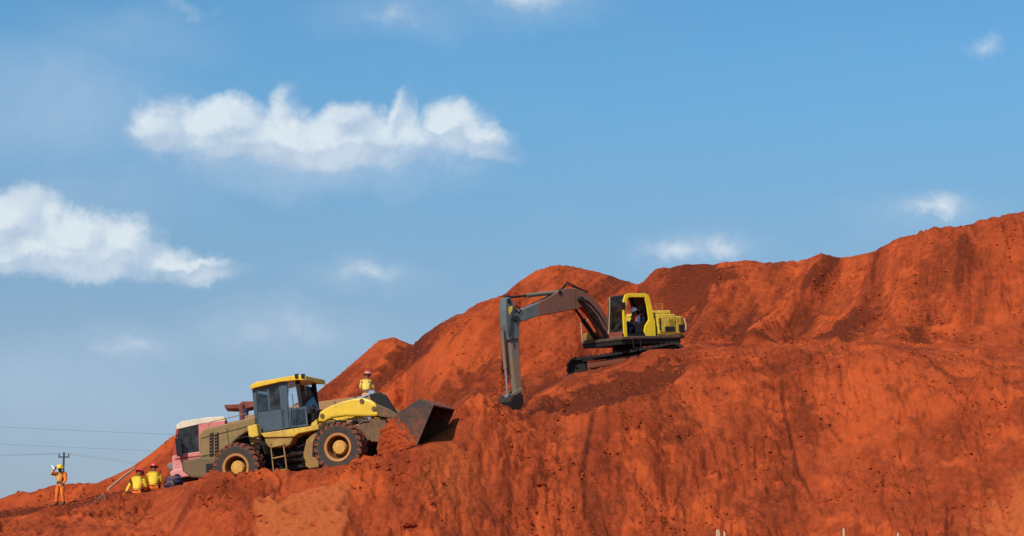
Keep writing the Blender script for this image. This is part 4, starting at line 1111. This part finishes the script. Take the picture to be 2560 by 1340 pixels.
# boom
bw = 0.24
boom_f = polyE([(1298, 806), (1283, 800), (1284, 786), (1300, 776), (1345, 757), (1348, 790)], 0.24)
boom_m = polyE([(1345, 757), (1380, 739), (1400, 726), (1418, 720), (1440, 721), (1440, 773), (1425, 776), (1348, 790)], 0.24)
boom_r = polyE([(1440, 721), (1462, 729), (1482, 744), (1500, 764), (1518, 794), (1535, 838), (1515, 842), (1498, 806), (1478, 786), (1460, 777), (1440, 773)], 0.24)
MB().prism(boom_f, -bw, bw).build('boom_nose', M_exgrey, X, 0.03)
MB().prism(boom_m, -bw - .004, bw + .004).build('boom', M_exboom, X, 0.03)
def tri_strips(up, lo_, y0, y1, nm, m):
    mb = MB()
    for i in range(len(up) - 1): mb.prism(polyE([up[i], up[i + 1], lo_[i + 1], lo_[i]], 0.24), y0, y1)
    return mb.build(nm, m, X)
tri_strips([(1440, 721), (1462, 729), (1482, 744), (1500, 764), (1518, 794), (1540, 845)], [(1440, 773), (1455, 766), (1468, 770), (1482, 784), (1498, 806), (1520, 845)], -bw + .004, bw - .004, 'boom_heel', M_exboom)
cylinder_part('boom_cylinder', ptE(1518, 842, 0.36), ptE(1452, 748, 0.36), 0.085, 0.62, X, M_black, M_dark)
cylinder_part('boom_cylinder', ptE(1500, 862, -0.36), ptE(1434, 766, -0.36), 0.095, 0.62, X, M_black, M_dark)
cylinder_part('arm_cylinder', ptE(1398, 730, 0), ptE(1268, 744, 0), 0.085, 0.62, X, M_exstick, M_dark, label='pale arm cylinder along the top of the boom')
MB().prism(polyE([(1388, 733), (1400, 722), (1412, 722), (1408, 735)], 0), -0.12, 0.12).build('cylinder_bracket', M_dark, X, 0.01)
# hoses along the boom top
random.seed(5)
for k in range(4):
    p0 = [(1304 + k * 3, 775 - k), (1330 + k * 4, 759), (1360, 746 + k), (1398, 728), (1418, 712 - k * 2), (1440, 718), (1470, 731)]
    MB().tube([Vector(ptE(a_, b_ + random.uniform(-2, 2), -0.18 + k * 0.11)) for a_, b_ in p0], 0.02, 6).build('hydraulic_hose', M_black, X, smooth=True)
# stick
tri = [[(1266, 746), (1272, 742), (1279, 746), (1291, 772), (1264, 776)], [(1264, 776), (1291, 772), (1298, 800), (1299, 845), (1274, 850), (1266, 815)]]
st_o = MB()
for q in tri: st_o.prism(polyE(q, 0.2), -0.2, 0.2)
st_o.build('stick_head', M_exgrey, X, 0.02)
MB().prism(polyE([(1276, 850), (1298, 846), (1304, 978), (1298, 990), (1290, 986), (1282, 915)], 0.14), -0.14, 0.14).build('stick', M_exstick, X, 0.02)
MB().prism(polyE([(1272, 768), (1281, 764), (1282, 782), (1273, 786)], 0.21), 0.202, 0.212).build('warning_label', M_hi, X)
cylinder_part('bucket_cylinder', ptE(1256, 826, 0), ptE(1269, 992, 0), 0.075, 0.56, X, M_exstick, M_chrome, 0.04)
MB().prism(polyE([(1266, 988), (1274, 992), (1299, 978), (1294, 970)], 0), -0.24, -0.18).build('bucket_link', M_exstick, X, 0.01)
MB().prism(polyE([(1266, 988), (1274, 992), (1299, 978), (1294, 970)], 0), 0.18, 0.24).build('bucket_link', M_exstick, X, 0.01)
MB().tube([ptE(1292, 795, -0.30), ptE(1292, 795, 0.30)], 0.11, 14).build('stick_pin', M_dark, X, smooth=True)
bkx = empty('bucket', None, X)
bq2 = polyE([(1290, 988), (1268, 992), (1260, 1006), (1264, 1022), (1280, 1036)], 0)
MB().sheet(bq2, 0.035, -0.4, 0.4).build('shell', M_dark, bkx)
for y0, y1 in ((-0.43, -0.4), (0.4, 0.43)):
    MB().prism(bq2 + polyE([(1292, 1010)], 0), y0, y1).build('side_plate', M_dark, bkx)
for k in range(5):
    y = -0.34 + k * 0.17
    t_ = polyE([(1272, 1034), (1278, 1040), (1290, 1052)], 0)
    MB().prism([t_[0], t_[1], t_[2]], y - 0.05, y + 0.05).build('tooth', M_bucket, bkx)
for q, y in (((1290, 797), 0.26), ((1400, 731), 0.25), ((1452, 748), 0.42), ((1272, 752), 0.22), ((1298, 980), 0.2)):
    x_, z_ = PE(y)(*q)
    MB().tube([(x_, y - 0.04, z_), (x_, y + 0.03, z_)], 0.085, 14).build('pin_cap', M_dark, X, smooth=True)
for k, pts_ in enumerate(([(1300, 782), (1286, 772), (1276, 784), (1272, 815), (1268, 830)], [(1304, 778), (1290, 764), (1282, 772), (1278, 800), (1276, 848)], [(1450, 752), (1470, 764), (1492, 790), (1508, 822), (1516, 840)], [(1448, 742), (1474, 756), (1498, 784), (1514, 812)])):
    MB().tube([Vector(ptE(*q, 0.27)) for q in pts_], 0.024, 6).build('hydraulic_hose', M_black, X, smooth=True)
MB().tube([(0.9, 1.34, 1.05), (0.9, 1.38, 0.72), (0.5, 1.38, 0.72), (0.5, 1.34, 1.05)], 0.02, 6).build('foot_step', M_dark, X)
MB().tube([(c_tl[0] + 0.05, 1.3, 2.5), (c_tl[0] + 0.25, 1.42, 2.5)], 0.014, 6).box(c_tl[0] + 0.22, c_tl[0] + 0.28, 1.36, 1.50, 2.25, 2.55).build('side_mirror', M_black, X)
# undercarriage, swung relative to the house
UR = Matrix.Translation((0, 0, -0.14)) @ Matrix.Rotation(R(-46), 4, 'Z') @ Matrix.Rotation(R(5.0), 4, 'Y')
UC = ME @ UR
MB().lathe([(0.0, 0.40), (0.62, 0.40), (0.62, 0.90), (0.0, 0.90)], (0, 0, 0), 'z', 28).build('swing_ring', M_dark, X)
o = MB().box(-0.8, 0.8, -0.75, 0.75, 0.42, 0.62).build('centre_frame', M_frame, X, 0.05); o.matrix_local = UR
hl, rr_ = 1.95, 0.40
for s in (1, -1):
    yc_ = s * 1.12
    belt = MB()
    path = []
    per = 2 * (2 * hl) + 2 * math.pi * rr_; nsh = 50
    def onpath(d_):
        d_ %= per
        if d_ < 2 * hl: return (-hl + d_, 2 * rr_ - 0.05 * math.sin(math.pi * d_ / (2 * hl)), 0.0)
        d_ -= 2 * hl
        if d_ < math.pi * rr_:
            a_ = d_ / rr_; return (hl + rr_ * math.sin(a_), rr_ + rr_ * math.cos(a_), a_)
        d_ -= math.pi * rr_
        if d_ < 2 * hl: return (hl - d_, 0.0, math.pi)
        d_ -= 2 * hl; a_ = math.pi + d_ / rr_
        return (-hl + rr_ * math.sin(a_), rr_ + rr_ * math.cos(a_), a_)
    for k in range(nsh):
        x_, z_, a_ = onpath(k * per / nsh)
        M_ = Matrix.Translation((x_, yc_, z_)) @ Matrix.Rotation(a_, 4, 'Y')
        belt.box(-per / nsh * 0.47, per / nsh * 0.47, -0.29, 0.29, -0.07, 0.02, M_)
        belt.box(-0.02, 0.02, -0.29, 0.29, 0.02, 0.065, M_)
    tb = belt.build('track', M_dark, X); tb.matrix_local = UR
    def sub(mb, nm, m, **kw):
        o_ = mb.build(nm, m, tb, **kw); return o_
    sub(MB().box(-hl * 0.82, hl * 0.80, yc_ - 0.15, yc_ + 0.15, 0.30, 0.58), 'track_frame', M_frame, bevel=0.06)
    sub(MB().lathe([(0.05, -0.14), (0.34, -0.14), (0.36, -0.05), (0.36, 0.05), (0.34, 0.14), (0.05, 0.14)], (hl, yc_, rr_), 'y', 24, True), 'idler', M_dark, smooth=True)
    sub(MB().lathe([(0.05, -0.14), (0.34, -0.14), (0.36, -0.05), (0.36, 0.05), (0.34, 0.14), (0.05, 0.14)], (-hl, yc_, rr_), 'y', 16, True), 'sprocket', M_dark)
    for k in range(7):
        sub(MB().lathe([(0.0, -0.22), (0.11, -0.22), (0.13, 0.0), (0.11, 0.22), (0.0, 0.22)], (-1.5 + k * 0.5, yc_, 0.19), 'y', 14), 'roller', M_frame, smooth=True)


# ------------------------------------------------------------------ people
def skin_mesh(name, pts, edges, rad, m, parent, root=0):
    me_ = bpy.data.meshes.new(name); me_.from_pydata([Vector(p) for p in pts], edges, [])
    o_ = bpy.data.objects.new(name, me_); COL.objects.link(o_)
    o_.modifiers.new('skin', 'SKIN'); su = o_.modifiers.new('sub', 'SUBSURF'); su.levels = 2; su.render_levels = 2
    for i, v in enumerate(me_.skin_vertices[0].data):
        r_ = rad[i]; v.radius = r_ if isinstance(r_, tuple) else (r_, r_); v.use_root = (i == root)
    dg = bpy.context.evaluated_depsgraph_get()
    new = bpy.data.meshes.new_from_object(o_.evaluated_get(dg)); new.name = name
    o_.modifiers.clear(); o_.data = new
    new.materials.clear(); new.materials.append(m); new.shade_smooth()
    o_.parent = parent
    return o_


def person(name, M, J, shirt, trousers, helmet, label, vest=None, band=None, sleeve_full=True):
    """J: joints in metres, facing +x, y to the person's left"""
    e = empty('person', M); setp(e, label, 'person')
    pel, chest, neck, head = (Vector(J[k]) for k in ('pelvis', 'chest', 'neck', 'head'))
    waist = pel.lerp(chest, 0.45)
    pts = [pel, waist, chest, neck, head]; rad = [(0.135, 0.11), (0.125, 0.10), (0.15, 0.11), 0.052, (0.078, 0.09)]
    ed = [(0, 1), (1, 2), (2, 3), (3, 4)]
    top = head + (head - neck).normalized() * 0.08
    pts.append(top); rad.append((0.07, 0.08)); ed.append((4, 5))
    sh = {}
    for s, k in ((1, 'l'), (-1, 'r')):
        S, El, W, H, K, A = (Vector(J[k + q]) for q in ('sho', 'elb', 'wri', 'hip', 'kne', 'ank'))
        b = len(pts)
        hd = (W - El).normalized(); palm = W + hd * 0.085
        toe = Vector(J.get(k + 'toe', A + Vector((0.17, 0, -0.05))))
        pts += [S, El, W, palm, H, K, A, toe]
        rad += [0.058, 0.043, 0.028, (0.042, 0.02), 0.085, 0.058, 0.04, 0.035]
        ed += [(2, b), (b, b + 1), (b + 1, b + 2), (b + 2, b + 3), (0, b + 4), (b + 4, b + 5), (b + 5, b + 6), (b + 6, b + 7)]
        # fingers and thumb
        side = hd.cross(Vector((0, 0, 1)))
        if side.length < 0.1: side = hd.cross(Vector((1, 0, 0)))
        side.normalize(); curl = side.cross(hd)
        for fi in range(4):
            o1 = palm + side * (0.03 - 0.02 * fi) + hd * 0.035; ln = (0.07, 0.08, 0.075, 0.06)[fi]
            c0 = len(pts)
            pts += [o1, o1 + hd * ln * 0.55 + curl * 0.012, o1 + hd * ln * 0.85 + curl * 0.045]; rad += [0.009, 0.0085, 0.008]
            ed += [(b + 3, c0), (c0, c0 + 1), (c0 + 1, c0 + 2)]
        c0 = len(pts); th = W + hd * 0.03 + side * 0.04
        pts += [th, th + side * 0.025 + hd * 0.04]; rad += [0.011, 0.009]; ed += [(b + 2, c0), (c0, c0 + 1)]
        sh[k] = (S, El, W, H, K, A, toe)
    body = skin_mesh('body', pts, ed, rad, M_skin, e)
    fwd = Vector(J.get('face', (1, 0, 0))).normalized()
    hc = head + (head - neck).normalized() * 0.03; sd_ = Vector((0, 0, 1)).cross(fwd).normalized()
    ft = MB().ball(hc + fwd * 0.105 - Vector((0, 0, 0.01)), 0.018)
    for s in (1, -1):
        ft.ball(hc + sd_ * s * 0.088, 0.024)
    ft.build('nose_and_ears', M_skin, body, smooth=True)
    ey = MB()
    for s in (1, -1): ey.ball(hc + fwd * 0.088 + sd_ * s * 0.032 + Vector((0, 0, 0.02)), 0.011)
    ey.build('eyes', M_boot, body)
    # shirt
    p2 = [waist.lerp(pel, 0.55), waist, chest, chest.lerp(neck, 0.72)]; r2 = [(0.155, 0.125), (0.15, 0.12), (0.17, 0.13), 0.075]; e2 = [(0, 1), (1, 2), (2, 3)]
    for k in 'lr':
        S, El, W = sh[k][:3]; b = len(p2)
        p2 += [S, El, El.lerp(W, 0.85 if sleeve_full else 0.15)]; r2 += [0.078, 0.06, 0.047]; e2 += [(2, b), (b, b + 1), (b + 1, b + 2)]
    skin_mesh('shirt', p2, e2, r2, shirt, e, 2)
    if vest is not None:
        p3 = [waist.lerp(pel, 0.5), waist, chest, chest.lerp(neck, 0.55)]
        vo_ = skin_mesh('vest', p3, [(0, 1), (1, 2), (2, 3)], [(0.165, 0.135), (0.16, 0.13), (0.19, 0.145), (0.15, 0.10)], vest, e, 2)
    if band is not None:
        ax = (chest - pel).normalized()
        bo = skin_mesh('waist_band', [pel + ax * 0.05, waist.lerp(pel, 0.25)], [(0, 1)], [(0.165, 0.135), (0.165, 0.135)], band, e, 0)
    # trousers
    p4 = [pel + (chest - pel) * 0.12, pel]; r4 = [(0.145, 0.12), (0.155, 0.13)]; e4 = [(0, 1)]
    for k in 'lr':
        H, K, A = sh[k][3:6]; b = len(p4)
        p4 += [H, K, A.lerp(K, 0.08)]; r4 += [0.105, 0.077, 0.064]; e4 += [(1, b), (b, b + 1), (b + 1, b + 2)]
    skin_mesh('trousers', p4, e4, r4, trousers, e, 1)
    for k in 'lr':
        A, toe = sh[k][5:7]; d_ = (toe - A); d_.z = 0; d_ = d_.normalized() if d_.length > 0.01 else Vector((1, 0, 0))
        Mb = Matrix.Translation((A.x, A.y, min(A.z, toe.z))) @ Matrix.Rotation(math.atan2(d_.y, d_.x), 4, 'Z')
        MB().box(-0.08, 0.20, -0.05, 0.05, -0.04, 0.05, Mb).box(-0.07, 0.06, -0.05, 0.05, 0.05, 0.16, Mb).build('boot', M_boot, e, 0.025)
    # helmet
    up = (top - neck).normalized(); q = up.to_track_quat('Z', 'Y').to_matrix().to_4x4()
    Mh = Matrix.Translation(hc + up * 0.045) @ q
    hb = MB()
    prof = [(0.165, -0.01), (0.135, 0.0), (0.13, 0.04), (0.115, 0.085), (0.08, 0.12), (0.04, 0.135), (0.001, 0.14)]
    hb.lathe(prof, (0, 0, 0), 'z', 20)
    fl = (q.inverted() @ fwd.to_4d()).to_3d(); an = math.atan2(fl.y, fl.x)
    hb.box(0.10, 0.205, -0.085, 0.085, -0.014, 0.0, Matrix.Rotation(an, 4, 'Z'))
    hb.v = [tuple(Mh @ Vector(p)) for p in hb.v]
    hb.build('helmet', helmet, e, smooth=True)
    return e


def stand_at(px, py, Y, heading, dz=0.0):
    p = at(px, py, Y); z = ground_h(p.x, Y) if dz is not None else p.z
    return Matrix.Translation((p.x, p.y, z + (dz or 0))) @ Matrix.Rotation(heading, 4, 'Z')


sit = dict(pelvis=(0, 0, 0.13), chest=(0.06, 0, 0.50), neck=(0.09, 0, 0.67), head=(0.12, 0, 0.79),
           lsho=(0.07, 0.19, 0.56), lelb=(0.16, 0.27, 0.33), lwri=(0.36, 0.17, 0.34), rsho=(0.07, -0.19, 0.56), relb=(0.15, -0.27, 0.32), rwri=(0.36, -0.17, 0.34),
           lhip=(0.05, 0.10, 0.12), lkne=(0.42, 0.17, 0.36), lank=(0.62, 0.15, 0.02), rhip=(0.05, -0.10, 0.12), rkne=(0.42, -0.17, 0.36), rank=(0.62, -0.15, 0.02))
M1 = stand_at(342, 1240, 64.4, R(78)); M2 = stand_at(383, 1226, 64.7, R(98))
sit1 = dict(sit); sit1.update(head=(0.15, -0.01, 0.77), lelb=(0.08, 0.33, 0.34), lwri=(0.02, 0.42, 0.12))
person('seated', M1, sit1, M_hi, M_orange, M_redhat, 'seated worker in yellow vest and red helmet, the left one of two sitting together', vest=M_hi, band=M_hiband)
person('seated', M2, sit, M_hi, M_orange, M_redhat, 'seated worker in yellow vest and red helmet, the one nearer the red truck', vest=M_hi, band=M_hiband)
stand = dict(pelvis=(0, 0, 0.93), chest=(0.0, 0, 1.30), neck=(0.02, 0, 1.48), head=(0.05, 0, 1.60),
             lsho=(0, 0.19, 1.38), lelb=(0.02, 0.27, 1.12), lwri=(0.16, 0.24, 0.92), rsho=(0, -0.19, 1.38), relb=(0.24, -0.24, 1.36), rwri=(0.30, -0.06, 1.55),
             lhip=(0, 0.10, 0.90), lkne=(0.03, 0.13, 0.49), lank=(-0.02, 0.16, 0.09), rhip=(0, -0.10, 0.90), rkne=(0.03, -0.12, 0.49), rank=(0.0, -0.15, 0.09), face=(1, -0.1, 0.1))
M3 = stand_at(149, 1263, 86, R(-115)) @ Matrix.Diagonal((1.2, 1.2, 1.03, 1))
person('standing', M3, stand, M_orange, M_orange, M_yelhat, 'standing worker in orange overalls and yellow helmet with one arm raised', vest=M_hiband)
hp = M3 @ Vector((0.36, -0.02, 1.63))
bo = MB().lathe([(0.0, 0), (0.045, 0), (0.045, 0.17), (0.018, 0.22), (0.018, 0.25), (0.0, 0.25)], (0, 0, 0), 'z', 14).build('bottle', M_white, None, smooth=True)
bo.matrix_world = Matrix.Translation(hp - Vector((0, 0, 0.06))) @ Matrix.Rotation(R(-35), 4, 'Y')
setp(bo, 'white bottle held up by the standing worker in orange', 'bottle')
# worker in the truck bed
p = at(915, 1040, 71.6); p = at(915, 1030, 71.6)
stand2 = dict(stand); stand2.update(relb=(0.10, -0.26, 1.14), rwri=(0.30, -0.20, 1.05), lelb=(0.08, 0.27, 1.13), lwri=(0.28, 0.22, 1.02), head=(0.10, 0, 1.58), chest=(0.05, 0, 1.29), neck=(0.07, 0, 1.46), face=(1, 0, -0.3))
hd_z = at(915, 930, 71.6).z - 1.74
person('on_truck', Matrix.Translation((at(915, 1000, 71.6).x, 71.6, hd_z)) @ Matrix.Rotation(R(70), 4, 'Z'), stand2, M_hi2, M_hiband, M_redhat2,
       'worker in yellow vest standing on the truck load behind the loader arm', vest=M_hi2)
# excavator operator
op = dict(pelvis=(0, 0, 0.12), chest=(-0.02, 0, 0.48), neck=(0.02, 0, 0.65), head=(0.06, 0, 0.77), lsho=(0, 0.19, 0.54), lelb=(0.10, 0.25, 0.28), lwri=(0.34, 0.22, 0.30),
          rsho=(0, -0.19, 0.54), relb=(0.10, -0.25, 0.28), rwri=(0.34, -0.22, 0.30), lhip=(0.05, 0.1, 0.11), lkne=(0.44, 0.13, 0.14), lank=(0.58, 0.12, -0.22), rhip=(0.05, -0.1, 0.11), rkne=(0.44, -0.13, 0.14), rank=(0.58, -0.12, -0.22))
person('operator', ME @ Matrix.Translation((0.20, 0.86, 1.42)), op, M_blue, M_navy, M_whitehat, 'operator in orange vest and blue sleeves sitting in the excavator cab', vest=M_orange)

# ------------------------------------------------------------------ smaller things on the left
cr = dict(pelvis=(0, 0, 0.17), chest=(0.24, 0, 0.36), neck=(0.38, 0, 0.40), head=(0.49, 0, 0.38),
          lsho=(0.28, 0.19, 0.38), lelb=(0.42, 0.26, 0.20), lwri=(0.58, 0.14, 0.16), rsho=(0.28, -0.19, 0.38), relb=(0.42, -0.26, 0.20), rwri=(0.58, -0.14, 0.16),
          lhip=(0.04, 0.11, 0.15), lkne=(0.36, 0.19, 0.30), lank=(0.34, 0.17, 0.04), rhip=(0.04, -0.11, 0.15), rkne=(0.36, -0.19, 0.30), rank=(0.34, -0.17, 0.04), face=(1, 0, -0.5))
M4 = stand_at(424, 1205, 63.4, R(75))
person('crouching', M4, cr, M_navy, M_navy, M_navy, 'worker in dark blue clothes crouching on the ground beside the truck bumper')

a = at(272, 1222, 80); b = at(338, 1170, 86)
za = ground_h(a.x, a.y); zb = ground_h(b.x, b.y)
a.z = max(za + 0.05, a.z); b.z = max(b.z, zb + 0.05)
m_ = MB().tube([a - (b - a) * 0.03, a, a.lerp(b, 0.5) + Vector((0, 0, 0.03)), b], 0.05, 8)
o = m_.build('timber_pole', M_wood, None, smooth=True); setp(o, 'long pale timber pole lying up the slope behind the seated workers', 'pole')
p = at(248, 1250, 68); z = ground_h(p.x, p.y)
st = empty('folding_stand', Matrix.Translation((p.x, p.y, z)) @ Matrix.Rotation(R(20), 4, 'Z')); setp(st, 'small green grey folding stand on the ground left of the seated workers', 'stand')
for q in (((-0.30, 0.05, -0.02), (0.16, 0, 0.40)), ((0.24, -0.08, -0.02), (0.16, 0, 0.42)), ((0.10, 0.25, -0.02), (0.16, 0, 0.40))):
    MB().tube([q[0], q[1]], 0.022, 8).build('leg', M_green, st)
MB().prism([(-0.05, 0.14), (0.14, 0.32), (0.17, 0.32), (0.21, 0.06), (0.02, 0.06)], -0.01, 0.01).build('panel', M_green, st)

def clod(px, py, Y, r, seed, label):
    rr = random.Random(seed); p_ = at(px, py, Y); z_ = ground_h(p_.x, Y)
    bm2 = bmesh.new(); bmesh.ops.create_icosphere(bm2, subdivisions=2, radius=1)
    for v in bm2.verts:
        k = 1 + 0.28 * math.sin(3.1 * v.co.x + seed) * math.cos(2.7 * v.co.y - seed) + rr.uniform(-.12, .12)
        v.co = Vector((v.co.x * r * 1.5 * k, v.co.y * r * k, v.co.z * r * 0.8 * k))
    m2 = bpy.data.meshes.new('earth_clod'); bm2.to_mesh(m2); bm2.free(); m2.materials.append(M_earthplain)
    o2 = bpy.data.objects.new('earth_clod', m2); COL.objects.link(o2); o2.location = (p_.x, Y, z_ + r * 0.35); o2.rotation_euler = (0.4, 0.1, rr.uniform(0, 3))
    setp(o2, label, 'clod', 'large clods of red earth on the near bank')
def bank_y(px, py):
    best = min(range(500, 720), key=lambda k: abs(project(0, k / 10, ground_h(at(px, py, k / 10).x, k / 10))[1] - py))
    return best / 10
clod(1020, 1308, bank_y(1020, 1308), 0.16, 1, 'flat red clod on the bank to the right of the pale tan cut face')
clod(1352, 1216, bank_y(1352, 1216), 0.14, 2, 'red clod jutting from the bank face below the digging excavator bucket')
# stakes in front, at the foot of the bank
def stake(px, py, Y, lean, label, r=0.02):
    t_ = at(px, py, Y); bz_ = ground_h(t_.x, Y) - 0.12
    b_ = Vector((t_.x + lean, Y, bz_))
    pts = [b_.lerp(t_, k / 6) for k in range(7)]
    mb = MB().tube(pts + [t_ + (t_ - b_).normalized() * 0.03], [r * 1.1, r * 1.05, r, r * 1.04, r, r * 0.98, r * 0.95, r * 0.45], 9)
    o_ = mb.build('wooden_stake', M_wood, None, smooth=True)
    setp(o_, label, 'stake', 'stakes along the foot of the bank'); return o_
stake(1793, 1328, 32, -0.10, 'pale wooden stake leaning right, left leg of the crossed pair')
stake(1797, 1329, 32.4, 0.14, 'pale wooden stake leaning left, right leg of the crossed pair')
stake(1811, 1332, 32.2, 0.06, 'short pale stake just right of the crossed pair')
stake(2109, 1325, 33, 0.05, 'single tall pale stake, middle of the row at the bottom edge')
stake(2245, 1335, 33, -0.02, 'pale wooden stake furthest right along the bottom edge')

# ------------------------------------------------------------------ power line beyond the rise
tp = at(160, 1131, 180)
pole = empty('utility_pole', Matrix.Translation((tp.x, 180, -0.3))); setp(pole, 'dark utility pole with crossarm standing beyond the rise on the left', 'utility pole')
hz = tp.z + 0.3
MB().tube([(0, 0, 0), (0, 0, hz)], [0.13, 0.09], 12).build('post', M_pole, pole, smooth=True)
MB().box(-0.52, 0.52, -0.06, 0.06, hz - 0.50, hz - 0.38).build('crossarm', M_pole, pole, 0.01)
for x_ in (-0.46, 0.46):
    MB().lathe([(0.02, 0), (0.06, 0.02), (0.045, 0.10), (0.07, 0.14), (0.05, 0.26), (0.0, 0.30)], (x_, 0, hz - 0.38), 'z', 12).build('insulator', M_pole, pole, smooth=True)


def wire(pts, label, r=0.02):
    P_ = [Vector(q) for q in pts]; L_ = []
    for a_, b_ in zip(P_, P_[1:]):
        for k in range(12):
            t_ = k / 12; q = a_.lerp(b_, t_); q.z -= 0.006 * (b_ - a_).length * 4 * t_ * (1 - t_); L_.append(q)
    L_.append(P_[-1])
    o_ = MB().tube(L_, r, 5).build('overhead_wire', M_wire, None, smooth=True)
    setp(o_, label, 'wire', 'wires of the power line on the left')
wire([at(-1200, 985, 176), at(430, 1086, 176), at(1500, 1160, 176)], 'highest overhead wire crossing the sky on the left', 0.017)
wire([at(-1200, 1030, 178), at(420, 1128, 178), at(1500, 1190, 178)], 'middle overhead wire below the highest one on the left', 0.016)
zi = hz - 0.08 - 0.3
wire([at(-1200, 1150, 175), (tp.x - 0.46, 180, zi), at(1200, 1260, 190)], 'low overhead wire on the left insulator of the pole', 0.013)
wire([at(-1200, 1160, 178), (tp.x + 0.46, 180, zi), at(1200, 1250, 188)], 'low overhead wire on the right insulator of the pole', 0.013)
